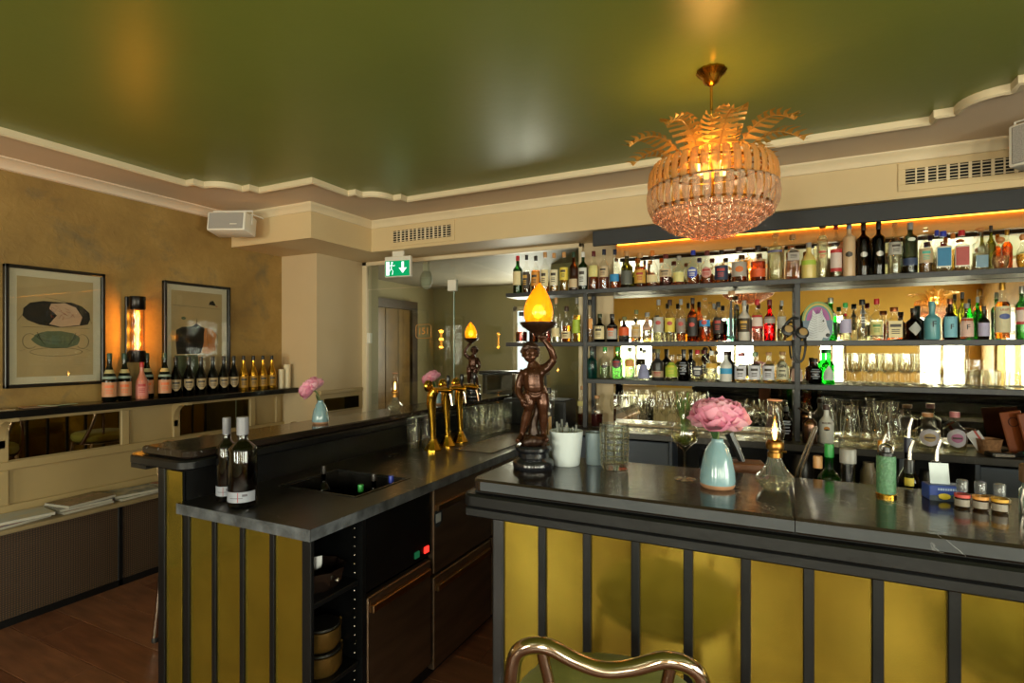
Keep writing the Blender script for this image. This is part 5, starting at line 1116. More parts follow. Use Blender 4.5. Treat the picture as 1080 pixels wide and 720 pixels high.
# raised arm to the bowl, hanging arm
limb([(571, 394, 0), (577, 391, .004), (583.5, 383, .0)], [.017, .0155, .0125]); limb([(583.5, 383, 0), (580, 373, -.008), (574, 364, -.006)], [.0125, .0115, .0085])
limb([(553, 396, 0), (548.5, 404, .004), (546, 413, .004)], [.017, .0145, .012]); limb([(546, 413, .004), (546.5, 419, -.006), (549.5, 424, -.016)], [.012, .0105, .008])
# hands with fingers
fig.ball(u(573, 362.5, -.006), .0105, 10, 6, (1.1, .7, 1.)); fig.ball(u(550.5, 426, -.019), .0105, 10, 6, (.8, .8, 1.2))
for j in range(4):
    fig.tube([u(570.5 + j * 1.7, 362, -.010), u(569.5 + j * 1.8, 359.5, -.016 + j * .001), u(569 + j * 1.7, 358, -.008)], [.0034, .003, .0026], 6)
    fig.tube([u(549 + j * 1.0, 428, -.014 - j * .003), u(549.5 + j, 431, -.016 - j * .003), u(551 + j * .8, 433, -.014 - j * .003)], [.0034, .003, .0026], 6)
fig.tube([u(570, 363, -.006), u(567, 361, -.010), u(566, 359, -.012)], [.0036, .0032, .0028], 6); fig.tube([u(552.5, 426, -.026), u(554.5, 428.5, -.03)], [.0036, .0028], 6)
# head: skull, cheeks, brow, nose, chin, ears
hx, hz_ = 558.5, 377.5
fig.ball(u(hx, hz_ - 1, .002), .0275, 16, 10, (.9, 1., 1.08)); fig.ball(u(hx - .4, hz_ + 3, -.012), .0195, 12, 8, (1., .85, .95)); fig.ball(u(hx - .6, hz_ + 6.5, -.020), .0075, 8, 6)
for s in (-1, 1): fig.ball(u(hx + s * 3.2, hz_ + 3.2, -.019), .009, 8, 6); fig.ball(u(hx + s * 8.2, hz_ + 1, .0), .0065, 8, 6, (.5, .9, 1.3)); fig.ball(u(hx - .4 + s * 2.8, hz_ - 1.6, -.0225), .006, 8, 6, (1.3, .5, .5))
fig.ball(u(hx - .5, hz_ + 1.7, -.0295), .0048, 8, 6, (.8, 1., 1.1)); fig.tube([u(hx - .4, hz_ - 1.5, -.0245), u(hx - .5, hz_ + 1.2, -.0295)], [.0026, .004], 6)
fig.ball(u(hx - .5, hz_ + 4.4, -.0285), .0042, 8, 5, (1.4, .6, .55))
body_me = remeshed(fig, 'figure', M_bronze, .0024, 3)
hair = MB()
for j in range(46):
    a = j * 2.399; t_ = .15 + 1.55 * (j / 46)
    r0 = .0285; p = Vector((r0 * .92 * sin(t_) * cos(a), r0 * sin(t_) * sin(a) + .003, r0 * 1.08 * cos(t_)))
    if p.y < -.010 and p.z < .012: continue
    c = Vector(u(hx, hz_ - 1.2)) + p; hair.ball(c, random.uniform(.0052, .0075), 8, 6)
for j in range(12): hair.ball(u(hx - 8.2 + j * 1.5, hz_ - 4.6 - 2.6 * sin(j * PI / 11) + random.uniform(-1.3, 1.1), -.017 - .005 * sin(j * PI / 11)), random.uniform(.0036, .006), 8, 6)
hair_me = remeshed(hair, 'curls', M_bronze2, .0016, 1)
drape = MB()
for j in range(2):
    drape.tube([u(553.5, 414 + j * 2.2, .006), u(556, 416 + j * 2.4, -.028), u(563, 418.5 + j * 2.6, -.041 + j * .003), u(570, 416 + j * 2.4, -.031), u(574, 412 + j * 2.2, .004)], [.003, .0042, .0048, .0042, .003], 7, smooth=4)
drape.tube([u(573.5, 412, .006), u(574.5, 424, .012), u(572.5, 438, .016), u(574, 452, .014)], [.006, .011, .012, .007], 8, smooth=4)
drape_me = drape.mesh('drape', M_bronze)
rock = MB(); random.seed(5)
for j in range(16):
    a = j * 2.4; rr = .020 + .024 * (j % 4) / 3
    rock.ball((rr * cos(a), rr * sin(a) * .9, (497 - 470) * k_ + .004 + random.uniform(-.004, .006)), random.uniform(.013, .019), 8, 6)
rock.tube([u(564, 470, .03), u(562.5, 452, .028), u(566, 440, .024), u(564, 430, .026)], [.022, .016, .014, .008], 10, smooth=4)
rock_me = remeshed(rock, 'rocky_ground', M_bronze2, .0035, 2)
random.seed(11)
base_me = MB().lathe([(.0005, 0), (.064, 0), (.066, .004), (.066, .020), (.062, .026), (.056, .030), (.049, .036), (.049, .050), (.054, .056), (.058, .060), (.058, .068), (.052, .074), (.0005, .076)], 32).mesh('plinth', M_base)
bowl_me = MB().lathe([(.0005, -.004), (.012, -.004), (.016, .004), (.030, .012), (.048, .024), (.056, .034), (.057, .040), (.052, .040), (.045, .030), (.0005, .020)], 24, rib=(16, .03)).mesh('lamp_bowl', M_bronze2)
fl_prof = [(.034, 0), (.040, .006), (.0455, .022), (.047, .040), (.044, .060), (.036, .082), (.024, .104), (.012, .120), (.002, .131)]
fm = MB(); n_ = len(fl_prof); sg = 48; vs = []; fs = []
for i, (r, z) in enumerate(fl_prof):
    for k in range(sg):
        a = 2 * PI * k / sg; rr = r * (1 + .022 * cos(14 * (a + 6.5 * z))); sw = .004 * (z / .13) ** 2
        vs.append((rr * cos(a) + sw, rr * sin(a), z))
for i in range(n_ - 1):
    for k in range(sg): fs.append((i * sg + k, i * sg + (k + 1) % sg, (i + 1) * sg + (k + 1) % sg, (i + 1) * sg + k))
def amber_shade():
    m, nt, out = new_mat('amber_flame_glass')
    t = N(nt, 'BsdfTransparent'); t.inputs[0].default_value = srgb('#f7b63c'); tl = N(nt, 'BsdfTranslucent'); tl.inputs[0].default_value = srgb('#f7a31c')
    e = N(nt, 'Emission', i_Strength=.22); e.inputs[0].default_value = srgb('#f5a012')
    g = N(nt, 'BsdfGlossy', i_Roughness=.12); fr = shine(nt, 1.45)
    a = N(nt, 'MixShader', i_Fac=.5); nt.links.new(t.outputs[0], a.inputs[1]); nt.links.new(tl.outputs[0], a.inputs[2])
    ad = N(nt, 'AddShader'); nt.links.new(a.outputs[0], ad.inputs[0]); nt.links.new(e.outputs[0], ad.inputs[1])
    mx = N(nt, 'MixShader'); nt.links.new(fr.outputs[0], mx.inputs[0]); nt.links.new(ad.outputs[0], mx.inputs[1]); nt.links.new(g.outputs[0], mx.inputs[2])
    nt.links.new(mx.outputs[0], out.inputs[0]); return m
flame_me = fm.add(vs, fs).mesh('flame_shade', amber_shade())
bulb_me = MB().ball((0, 0, .040), .017, 12, 8, (1, 1, 1.25)).mesh('bulb', glow('amber_bulb', '#ffd070', 5.))
def statue(label, loc, rotz, mirror=False, power=.55):
    t = thing('statue_lamp', label, 'lamp', loc, rotz, 'bronze figure lamps')
    if mirror: t.scale = (-1, 1, 1)
    place('figure', body_me, t); place('curls', hair_me, t); place('drape', drape_me, t); place('rocky_ground', rock_me, t); place('plinth', base_me, t)
    bx_, _, bz_ = u(567, 357.5); b = place('lamp_bowl', bowl_me, t, (bx_, -.004, bz_)); 
    place('flame_shade', flame_me, t, (bx_, -.004, bz_ + .034)); place('bulb', bulb_me, t, (bx_, -.004, bz_ + .034))
    s = -1 if mirror else 1
    M = Matrix.Translation(loc) @ Matrix.Rotation(rotz, 4, 'Z'); p = M @ Vector((s * bx_, -.004, bz_ + .078))
    point_light('flame_lamp_light', p, power, WARM, .02)
statue('large bronze figure lamp with amber flame shade on the front bar corner', (-.690, 1.575, 1.1203), YAW)
statue('distant bronze figure lamp with amber flame shade on the left ledge', (-2.10, 3.62, 1.1203), YAW + .1, True, .6)

# ================================================================== vases with peonies
def petal(w, l, cup, ruffle, seed):
    rnd = random.Random(seed); b = MB(); vs = []; fs = []; nu, nv = 8, 7
    ph = rnd.uniform(0, 6)
    for j in range(nv + 1):
        t = j / nv; ww = w * math.sin(PI * (.07 + t * .60)) ** .8
        for i in range(nu + 1):
            s = 2 * i / nu - 1
            x = s * ww * .5; z = l * t * (1 - .20 * s * s * t) + ruffle * .035 * l * math.sin(9 * s + ph) * t ** 3
            y = -cup * l * math.sin(t * PI * .75) * .6 + cup * .9 * w * s * s * t + ruffle * .05 * l * math.sin(6 * s + ph) * t * t
            vs.append((x, y, z))
    for j in range(nv):
        for i in range(nu): a = j * (nu + 1) + i; fs.append((a, a + 1, a + nu + 2, a + nu + 1))
    return b.add(vs, fs)
def petal_mat(name, a, b):
    m, nt, out = new_mat(name); p = N(nt, 'BsdfPrincipled'); p.inputs['Roughness'].default_value = .6
    tc = N(nt, 'TexCoord'); sep = N(nt, 'SeparateXYZ'); nt.links.new(tc.outputs['Generated'], sep.inputs[0])
    r = N(nt, 'ValToRGB'); r.color_ramp.elements[0].color = srgb(a); r.color_ramp.elements[1].color = srgb(b); nt.links.new(sep.outputs[2], r.inputs[0])
    nt.links.new(r.outputs[0], p.inputs['Base Color']); tl = N(nt, 'BsdfTranslucent'); nt.links.new(r.outputs[0], tl.inputs[0])
    mx = N(nt, 'MixShader', i_Fac=.48); nt.links.new(p.outputs[0], mx.inputs[1]); nt.links.new(tl.outputs[0], mx.inputs[2]); nt.links.new(mx.outputs[0], out.inputs[0]); return m
PM = [petal_mat('peony_pink', '#f4d0d8', '#eeaac4'), petal_mat('peony_rose', '#f0bccc', '#e694b6'), petal_mat('peony_pale', '#f8e0e2', '#f0bccc')]
PETALS_O = [petal(.075, .078, .40, .8, k).mesh('petal', PM[k % 3], angle=179) for k in range(3)]
PETALS_I = [petal(.058, .050, .40, 1.8, 7 + k).mesh('petal', PM[k % 3], angle=179) for k in range(4)]
M_vase = pm('celadon_glaze', '#7c9aa4', .18, var=.12, scale=9, col2='#66868e', coat=.5); M_clay = pm('bare_clay_foot', '#a97c5a', .7, var=.15, scale=30)
M_stem = pm('green_stem', '#4f6a2a', .5); M_leaf = pm('dark_leaf', '#2c4a22', .5, var=.2)
def vase_flower(label_v, label_f, x, y, z, tilt, lean, sc=1., stem=.06):
    t = thing('flower_vase', label_v, 'vase', (x, y, z), 0, 'celadon bud vases')
    MB().lathe([(.0005, 0), (.040, 0), (.044, .004), (.046, .012)], 28).obj('clay_foot', M_clay, t)
    MB().lathe([(.046, .012), (.047, .022), (.045, .045), (.038, .080), (.028, .108), (.018, .122), (.0155, .128), (.017, .134), (.015, .134), (.013, .126), (.0005, .10)], 28).obj('glazed_body', M_vase, t)
    t.scale = (sc,) * 3
    f = thing('peony', label_f, 'flower', (x, y, z), 0, 'pink peonies'); f.scale = (sc,) * 3
    hx_, hy_, hz2 = lean[0], lean[1], .134 + stem
    MB().tube([(0, 0, .10), (hx_ * .3, hy_ * .3, .134 + stem * .5), (hx_, hy_, hz2)], [.0045, .004, .005], 7, smooth=4).obj('stem', M_stem, f)
    lf = MB(); vs = []
    for j in range(6):
        tt = j / 5; w = .016 * math.sin(PI * min(1, tt + .08)); vs += [(-.006 - w * .6, -.010 - .02 * tt, .13 + .055 * tt), (-.006 + w * .6, -.014 - .02 * tt, .13 + .055 * tt)]
    lf.add(vs, [(2 * j, 2 * j + 1, 2 * j + 3, 2 * j + 2) for j in range(5)]); lf.obj('leaf', M_leaf, f)
    H = bpy.data.objects.new('flower_head', None); COL.objects.link(H); H.parent = f; H.location = (hx_, hy_, hz2); H.rotation_euler = tilt; H.empty_display_size = .02
    rnd = random.Random(3)
    for ring, (n, r0, pitch, src, s0) in enumerate(((7, .004, 82, PETALS_O, 1.0), (8, .006, 66, PETALS_O, .96), (10, .008, 52, PETALS_I, 1.36), (12, .010, 40, PETALS_I, 1.34), (13, .016, 28, PETALS_I, 1.26), (11, .012, 16, PETALS_I, 1.24), (6, .006, 6, PETALS_I, 1.2))):
        for k in range(n):
            a = 2 * PI * (k + .5 * ring) / n + rnd.uniform(-.15, .15); p = rad(pitch + rnd.uniform(-7, 7))
            o = place('petal', rnd.choice(src), H, (r0 * sin(a), -r0 * cos(a), .0), None)
            o.rotation_euler = (Matrix.Rotation(a, 3, 'Z') @ Matrix.Rotation(p, 3, 'X')).to_euler(); o.scale = (s0 * rnd.uniform(.9, 1.1),) * 3
    return f
vase_flower('pale teal glazed vase on the front bar', 'large open pink peony on the front bar', -.137, 1.575, 1.1203, (rad(6), rad(4), 0), (.004, -.004), 1., .045)
vase_flower('pale teal glazed vase on the left ledge beside the pillar', 'pink peony leaning left on the left ledge', -2.075, 2.03, 1.1203, (rad(22), rad(-38), 0), (-.034, -.02), .88, .062)
vase_flower('pale teal vase half hidden behind the gold taps', 'pink peony seen above the gold taps', -2.08, 3.08, 1.1203, (rad(18), rad(-25), 0), (-.02, -.02), .9, .055)

# ================================================================== oil lamps
M_cut = thin_glass('cut_glass', '#eef0e8', .06, 1.7, .10, '#d8d6c8')
font_prof = [(.0005, 0), (.030, 0), (.034, .006), (.050, .024), (.053, .034), (.048, .044), (.032, .062), (.023, .080), (.019, .094), (.018, .098)]
font_me = MB().lathe(font_prof, 36, rib=(18, .03)).mesh('glass_font', M_cut); oil_me = MB().lathe([(.0005, .004), (.028, .004), (.046, .026), (.047, .033), (.0005, .033)], 24).mesh('oil', thick_glass('lamp_oil', '#e9e4cc'))
coll_me = MB().lathe([(.018, .097), (.020, .098), (.020, .112), (.016, .114), (.016, .120), (.023, .122), (.025, .130), (.024, .140), (.021, .146)], 24, rib=(20, .04)).tube([(.018, 0, .116), (.032, 0, .116)], .003, 6).mesh('burner', pm('aged_brass', '#a8783a', .3, 1., var=.15))
chim_me = MB().lathe([(.020, .146), (.026, .158), (.0285, .175), (.026, .195), (.019, .222), (.0155, .245), (.0165, .262), (.021, .268)], 24).mesh('glass_chimney', thin_glass('chimney_glass', '#fbf3e6', .02, 1.5))
flm_me = MB().lathe([(.0005, .148), (.004, .152), (.0058, .164), (.004, .182), (.0015, .198), (.0004, .208)], 10).mesh('flame', glow('oil_flame', '#ffb24a', 14.))
rim_me = MB().lathe([(.0195, .2665), (.0215, .2685), (.021, .2705), (.019, .2685)], 24).mesh('chimney_rim', pm('rim_glass', '#c88a68', .3, var=.05))
def oil_lamp(label, x, y, z, sc, power):
    t = thing('oil_lamp', label, 'lamp', (x, y, z), 0, 'glass oil lamps'); t.scale = (sc,) * 3
    for nm, me in (('glass_font', font_me), ('oil', oil_me), ('burner', coll_me), ('glass_chimney', chim_me), ('flame', flm_me), ('chimney_rim', rim_me)): place(nm, me, t)
    point_light('oil_flame_light', (x, y, z + .175 * sc), power, WARM, .008)
oil_lamp('lit cut glass oil lamp on the front bar', .005, 1.612, 1.1203, .90, .12)
oil_lamp('lit cut glass oil lamp on the left ledge before the glass screen', -2.095, 2.655, 1.1203, .86, .12)
# ================================================================== things on the front bar
def cup(name, label, x, y, r0, r1, h, mat, cat='cup'):
    t = thing(name, label, cat, (x, y, 1.1203))
    MB().lathe([(.0005, 0), (r0 * .93, 0), (r0, .004), (r1, h), (r1 * .95, h), (r0 * .94, .008), (.0005, .008)], 28).obj('cup_body', mat, t); return t
M_porc = pm('pale_blue_white_ceramic', '#bcc4c6', .3, var=.03); M_gcup = pm('grey_blue_metal_cup', '#77858c', .35, .3, var=.06)
c1 = cup('straw_cup', 'pale cup of wooden sticks hidden behind the statue', -.715, 1.74, .032, .038, .085, M_porc)
c2 = cup('straw_cup', 'white ceramic cup of clear straws right of the statue', -.612, 1.665, .045, .056, .112, M_porc)
c3 = cup('straw_cup', 'slim grey cup between the white cup and the crystal tumbler', -.531, 1.715, .028, .031, .105, M_gcup)
M_stick = pm('birch_sticks', '#b08a5c', .6, var=.1); M_straw = thin_glass('clear_straw', '#dfe2e0', .1, 1.45, .35, '#c8ccc8')
rnd = random.Random(4)
for k in range(12):
    a = rnd.uniform(0, 6.28); r = rnd.uniform(0, .024); MB().box(-.004, .004, -.001, .001, .012, .15 + rnd.uniform(-.01, .012)).obj('wooden_stick', M_stick, c1, (r * cos(a), r * sin(a), 0), smooth=False).rotation_euler = (rnd.uniform(-.1, .1), rnd.uniform(-.1, .1), a)
for k in range(16):
    a = rnd.uniform(0, 6.28); r = rnd.uniform(0, .034); MB().tube([(0, 0, .012), (0, 0, .135 + rnd.uniform(-.015, .012))], .0035, 6, cap=False).obj('straw', M_straw, c2, (r * cos(a), r * sin(a), 0)).rotation_euler = (rnd.uniform(-.14, .14), rnd.uniform(-.18, .02), 0)
# crystal mixing glass with cut grid
t = thing('mixing_glass', 'cut crystal mixing glass with grid pattern', 'glass', (-.456, 1.685, 1.1203))
MB().lathe([(.0005, 0), (.041, 0), (.043, .004), (.046, .14), (.043, .14), (.040, .02), (.0005, .018)], 40).obj('glass_body', thin_glass('crystal', '#eef0ee', .03, 1.6), t)
g = MB()
for k in range(10): a = 2 * PI * k / 10; g.tube([(.0432 * cos(a), .0432 * sin(a), .012), (.0462 * cos(a), .0462 * sin(a), .132)], .0022, 5)
for j in range(6): zz = .025 + j * .019; r = .0432 + .003 * zz / .14; g.tube([(r * cos(q * PI / 15), r * sin(q * PI / 15), zz) for q in range(30)], .0020, 5, closed=True)
g.obj('cut_grid', thin_glass('crystal_cut', '#eceade', .1, 1.9, .10, '#e6dfc0'), t)
# stemmed glass with herbs
t = thing('herb_glass', 'stemmed glass holding sprigs of green herbs', 'glass', (-.231, 1.625, 1.1203)); 
MB().lathe([(.0005, .002), (.030, 0), (.031, .002), (.006, .006), (.0035, .02), (.0035, .082), (.010, .090), (.034, .112), (.039, .128), (.033, .155), (.020, .185), (.024, .205), (.023, .205), (.0185, .185), (.0315, .155), (.037, .128), (.032, .114), (.0005, .094)], 28).obj('glass_body', M_glass, t)
MB().lathe([(.0005, .097), (.030, .114), (.0355, .128), (.0345, .138), (.0005, .138)], 22).obj('water', thick_glass('herb_water', '#e6e2b0'), t)
herb = MB(); rnd = random.Random(9)
stems = []
for k in range(16):
    a = rnd.uniform(0, 6.28); sp_ = rnd.uniform(.2, 1)
    p = [Vector((.012 * cos(a) * sp_, .012 * sin(a) * sp_, .105)), Vector((.014 * cos(a) * sp_, .014 * sin(a) * sp_, .17)), Vector((.036 * cos(a) * sp_, .036 * sin(a) * sp_, .215 + rnd.uniform(0, .04)))]
    herb.tube(p, .0012, 4); stems.append(p)
    for q in range(24):
        tt = rnd.uniform(.05, 1); c = p[0].lerp(p[1], tt * 2) if tt < .5 else p[1].lerp(p[2], tt * 2 - 1); d = Vector((rnd.uniform(-1, 1), rnd.uniform(-1, 1), rnd.uniform(-.1, .9))).normalized() * rnd.uniform(.010, .018)
        s = d.cross(Vector((0, 0, 1))).normalized() * .0018; herb.add([c - s, c + s, c + d * .6 + s * .8, c + d, c + d * .6 - s * .8], [(0, 1, 2, 3, 4)])
h = herb.obj('herb_sprigs', pm('rosemary_green', '#6a8a44', .6, var=.35, scale=40), t, smooth=False); h['kind'] = 'stuff'
# things on the right: green cylinder, lemon box, sample bottles
t = thing('dispenser_bottle', 'green textured cylinder bottle with gold base and black top', 'bottle', (.264, 1.672, 1.1203))
MB().lathe([(.0005, 0), (.0235, 0), (.0235, .006), (.021, .008)], 20).obj('gold_base', M_brass_pol, t)
MB().lathe([(.021, .007), (.0215, .010), (.0215, .100), (.020, .104), (.0005, .104)], 22).obj('green_body', pm('sage_ribbed_plastic', '#4f7d5a', .4, var=.15, scale=120, bump=.5, bscale=160), t)
MB().lathe([(.0005, .104), (.017, .104), (.017, .112), (.010, .114), (.009, .125), (.0005, .127)], 16).obj('cap', flat('#17191b', .3), t)
MB().tube([(.012, 0, .112), (.014, 0, .126), (0, 0, .134), (-.014, 0, .126), (-.012, 0, .112)], .003, 6, smooth=4).obj('wire_bail', M_steel, t)
t = thing('printed_box', 'blue box with yellow fruit print and white card on top', 'box', (.388, 1.70, 1.1203), rad(10))
MB().box(-.038, .038, -.022, .022, 0, .038, .002).obj('carton', flat('#243f8c', .4), t, smooth=False)
MB().box(-.0375, .0375, -.0232, -.0222, .0, .013).obj('dark_band', flat('#1c2a3c', .5), t, smooth=False)
MB().ball((-.006, -.0225, .011), .0145, 12, 6, (1, .12, .55)).obj('yellow_fruit', flat('#c9b02c', .5), t); MB().tube([(.006, -.0235, .014), (.018, -.0235, .017), (.026, -.0235, .019)], [.002, .0035, .001], 5, flat_=.3).obj('leaf_print', flat('#3c8a4a', .5), t)
b = MB(); 
for k in range(9): b.box(-.020 + k * .0052, -.0165 + k * .0052, -.0232, -.0222, .026, .0315)
b.obj('lettering', flat('#9fb4d8', .5), t, smooth=False)
o = MB().box(-.021, .021, -.001, .001, 0, .052).obj('white_card', flat('#c8d2d8', .5), t, smooth=False); o.location = (-.006, .0, .0375); o.rotation_euler = (rad(-10), 0, 0)
for k, (x, y, c, lb_) in enumerate(((.408, 1.626, '#b8443c', 'left of three small sample bottles, red collar'), (.441, 1.622, '#c98a3c', 'middle of three small sample bottles, orange collar'), (.474, 1.615, '#c9962c', 'right of three small sample bottles, yellow collar'))):
    t = thing('sample_bottle', lb_, 'bottle', (x, y, 1.1203), rad(-14), 'small sample bottles')
    MB().lathe([(.0005, 0), (.0145, 0), (.0155, .002), (.0155, .030), (.009, .038), (.009, .044)], 16).obj('glass_body', M_glass, t)
    MB().lathe([(.0005, .002), (.0145, .002), (.0145, .024), (.0005, .024)], 14).obj('liquid', thick_glass('sample_oil', '#b98a4c'), t)
    MB().lathe([(.0005, .040), (.011, .040), (.0115, .064), (.010, .067), (.0005, .067)], 14).obj('clear_cap', thin_glass('cap_grey', '#c4c6c8', .08, 1.6, .35, '#9a9c9e'), t)
    MB().lathe([(.0158, .026), (.0158, .033)], 14).obj('collar', flat(c, .5), t)
    MB().lathe([(.0160, .006), (.0160, .022)], 10, a0=-1.1, a1=1.1).obj('label', flat('#7d7468', .4), t)
t = thing('glass_jar', 'small pale jar with cork lid at the right edge of the front bar', 'jar', (.535, 1.63, 1.1203))
MB().lathe([(.0005, 0), (.020, 0), (.022, .004), (.022, .055), (.017, .062), (.017, .07)], 18).obj('glass_body', thin_glass('jar_green_glass', '#cfdcd2', .04, 1.5, .2, '#9fb0a4'), t)
MB().box(-.018, .018, -.018, .018, .07, .115, .004).obj('lid', pm('wooden_lid', '#7a5a38', .6, var=.2), t, smooth=False)
MB().tube([(-.02, -.014, .004), (-.024, -.018, .035), (-.018, -.016, .06)], .003, 5).obj('clasp', M_steel, t)
t = thing('coaster', 'small beige coaster beside the jar at the right edge', 'coaster', (.500, 1.73, 1.1203)); MB().box(-.024, .024, -.02, .02, 0, .012, .003).obj('cork_pad', pm('cork_board', '#8c7458', .8, var=.2, scale=60), t, smooth=False)
# speed rail bottles behind the counter edge
SR = 'bottles in the rail behind the front bar'
def rail_bottle(x, y, R, H, shape, glass_, liq, fill, cap, lab, l0, l1, emb, label, pourer=None):
    t = make_bottle((x, y, R, H, shape, glass_, liq, fill, cap, lab, l0, l1, emb, ''), label, 'bottle', SR, z=.9003)
    if pourer: MB().tube([(0, 0, H - .004), (.002, 0, H + .03), (.010, 0, H + pourer)], [.006, .0045, .004], 8).obj('pourer', M_steel, t)
rail_bottle(.125, 1.90, .030, .270, 'std', 'clear', 'gold', .4, 'tan', 'none', 0, 0, '-', 'clear bottle with wide cork behind the front bar')
rail_bottle(.160, 1.96, .032, .300, 'wine', 'brightgreen', '-', 0, 'green', 'none', 0, 0, '-', 'bright green bottle in the rail behind the front bar')
rail_bottle(.200, 1.86, .052, .305, 'squat', 'clear', 'pale', .62, 'grey', 'none', 0, 0, '-', 'wide clear bottle with large grey foil neck')
rail_bottle(.303, 1.99, .028, .318, 'std', 'clear', 'amber', .5, 'gold', 'none', 0, 0, '-', 'gold-capped amber bottle behind the green cylinder')
rail_bottle(.290, 1.895, .029, .295, 'squat', 'clear', 'pale', .4, 'black', 'limelabel', .60, .86, '-', 'pourer bottle with lime green neck label', .055)
rail_bottle(.372, 2.00, .029, .330, 'std', 'blackblue', '-', 0, 'navy', 'none', 0, 0, '-', 'dark bottle with navy neck and steel pourer', .06)
rail_bottle(.350, 1.87, .029, .285, 'squat', 'clear', 'orange', .6, 'black', 'yellow', .74, .82, '-', 'pourer bottle with yellow neck band', .055)
rail_bottle(.414, 1.88, .030, .285, 'std', 'clear', 'copper', .5, 'black', 'silver', .68, .86, '-', 'pourer bottle with pale grey neck label', .06)
# bar tools seen behind the oil lamp
t = thing('knife_block', 'wooden block with a black-handled knife behind the bar', 'tool', (-.075, 1.90, .9003), rad(10))
MB().box(-.05, .05, -.04, .04, 0, .235, .004).obj('block', pm('warm_wood_block', '#7a4a28', .5, var=.2), t, smooth=False); MB().tube([(-.01, 0, .22), (-.03, 0, .27), (-.055, 0, .325)], [.010, .013, .015], 8).obj('knife_handle', flat('#0f1012', .35), t)
t = thing('bar_tongs', 'slim steel tongs leaning behind the oil lamp', 'tongs', (.075, 1.90, .9003))
for s in (-1, 1): MB().tube([(-.02 + s * .004, 0, .008), (.0 + s * .006, 0, .22), (.045 + s * .003, 0, .36)], .004, 6).obj('arm', M_steel, t)

# ================================================================== chandelier
CX, CY = -.222, 2.288
ch = thing('chandelier', 'gold palm leaf chandelier with amber crystal prisms and glass bubbles', 'chandelier', (CX, CY, 1.94), 0)
Z = lambda z: z - 1.94
M_chgold = pm('chandelier_gold', '#c98f2c', .22, 1., var=.08)
M_prism = thin_glass('amber_crystal', '#f2d8ac', .10, 1.7, .42, '#dcb274')
M_prism2 = thin_glass('rose_crystal', '#f4e8dc', .08, 1.7, .34, '#d0b8a2')
M_bub = thin_glass('rose_bubble', '#f4e2d6', .08, 1.6, .20, '#d8b8a4')
MB().lathe([(.0005, Z(2.62)), (.060, Z(2.62)), (.062, Z(2.612)), (.050, Z(2.600)), (.036, Z(2.588)), (.030, Z(2.570)), (.012, Z(2.558)), (.0005, Z(2.556))], 28, rib=(12, .05)).obj('ceiling_rose', M_chgold, ch)
MB().tube([(0, 0, Z(2.56)), (0, 0, Z(2.46))], .006, 8).obj('rod', M_chgold, ch)
for k in range(6):
    z0 = Z(2.452 - k * .030); pts = []
    for q in range(10): a = 2 * PI * q / 10; pts.append((.008 * cos(a) if k % 2 else 0, 0 if k % 2 else .008 * cos(a), z0 + .018 * sin(a)))
    MB().tube(pts, .0028, 5, closed=True).obj('chain_link', M_chgold, ch)
fr = MB()
for r, z in ((.205, 2.222), (.258, 2.142), (.240, 2.058)): fr.tube([(r * cos(q * PI / 24), r * sin(q * PI / 24), Z(z)) for q in range(48)], .005, 6, closed=True)
for k in range(6): a = k * PI / 3; fr.tube([(.012 * cos(a), .012 * sin(a), Z(2.25)), (.205 * cos(a), .205 * sin(a), Z(2.222)), (.258 * cos(a), .258 * sin(a), Z(2.142)), (.240 * cos(a), .240 * sin(a), Z(2.058))], .0035, 5)
fr.tube([(0, 0, Z(2.30)), (0, 0, Z(1.97))], .010, 8)
fr.obj('frame', M_chgold, ch)
def prism_me(w, pts, mat):
    b = MB(); vs = []; n = len(pts)
    for i, (o, z, s) in enumerate(pts):
        ww = w * s; vs += [(-ww / 2, o, z), (-ww * .22, o - .006 * s, z), (ww * .22, o - .006 * s, z), (ww / 2, o, z), (0, o + .003, z)]
    fs = []
    for i in range(n - 1):
        for k in range(5): fs.append((i * 5 + k, i * 5 + (k + 1) % 5, (i + 1) * 5 + (k + 1) % 5, (i + 1) * 5 + k))
    fs += [(0, 1, 2, 3, 4)[::-1], tuple((n - 1) * 5 + k for k in range(5))]
    return b.add(vs, fs).mesh('crystal_prism', mat, angle=12)
p1 = prism_me(.032, [(.040, .108, .82), (.022, .100, .9), (.006, .070, 1.), (.0, .030, 1.), (.003, -.002, .95)], M_prism)
p2 = prism_me(.031, [(.0, .0, .95), (-.003, -.03, 1.), (.002, -.065, 1.), (.010, -.085, .75), (.016, -.102, .1)], M_prism2)
NP = 40
for k in range(NP):
    a = 2 * PI * k / NP
    o = place('crystal_prism', p1, ch, (.262 * sin(a), -.262 * cos(a), Z(2.142)), (0, 0, a))
    o = place('glass_prism', p2, ch, (.264 * sin(a + .04), -.264 * cos(a + .04), Z(2.140)), (0, 0, a))
bub = MB().ball((0, 0, 0), .0185, 12, 8).mesh('glass_bubble', M_bub)
for r, z, n in ((.232, 2.040, 38), (.205, 2.022, 33), (.178, 2.006, 29), (.150, 1.992, 24), (.122, 1.980, 20), (.094, 1.971, 15), (.066, 1.965, 11), (.038, 1.961, 6)):
    for k in range(n):
        a = 2 * PI * (k + (r * 37) % 1) / n; place('glass_bubble', bub, ch, (r * cos(a), r * sin(a), Z(z) + random.uniform(-.004, .004)))
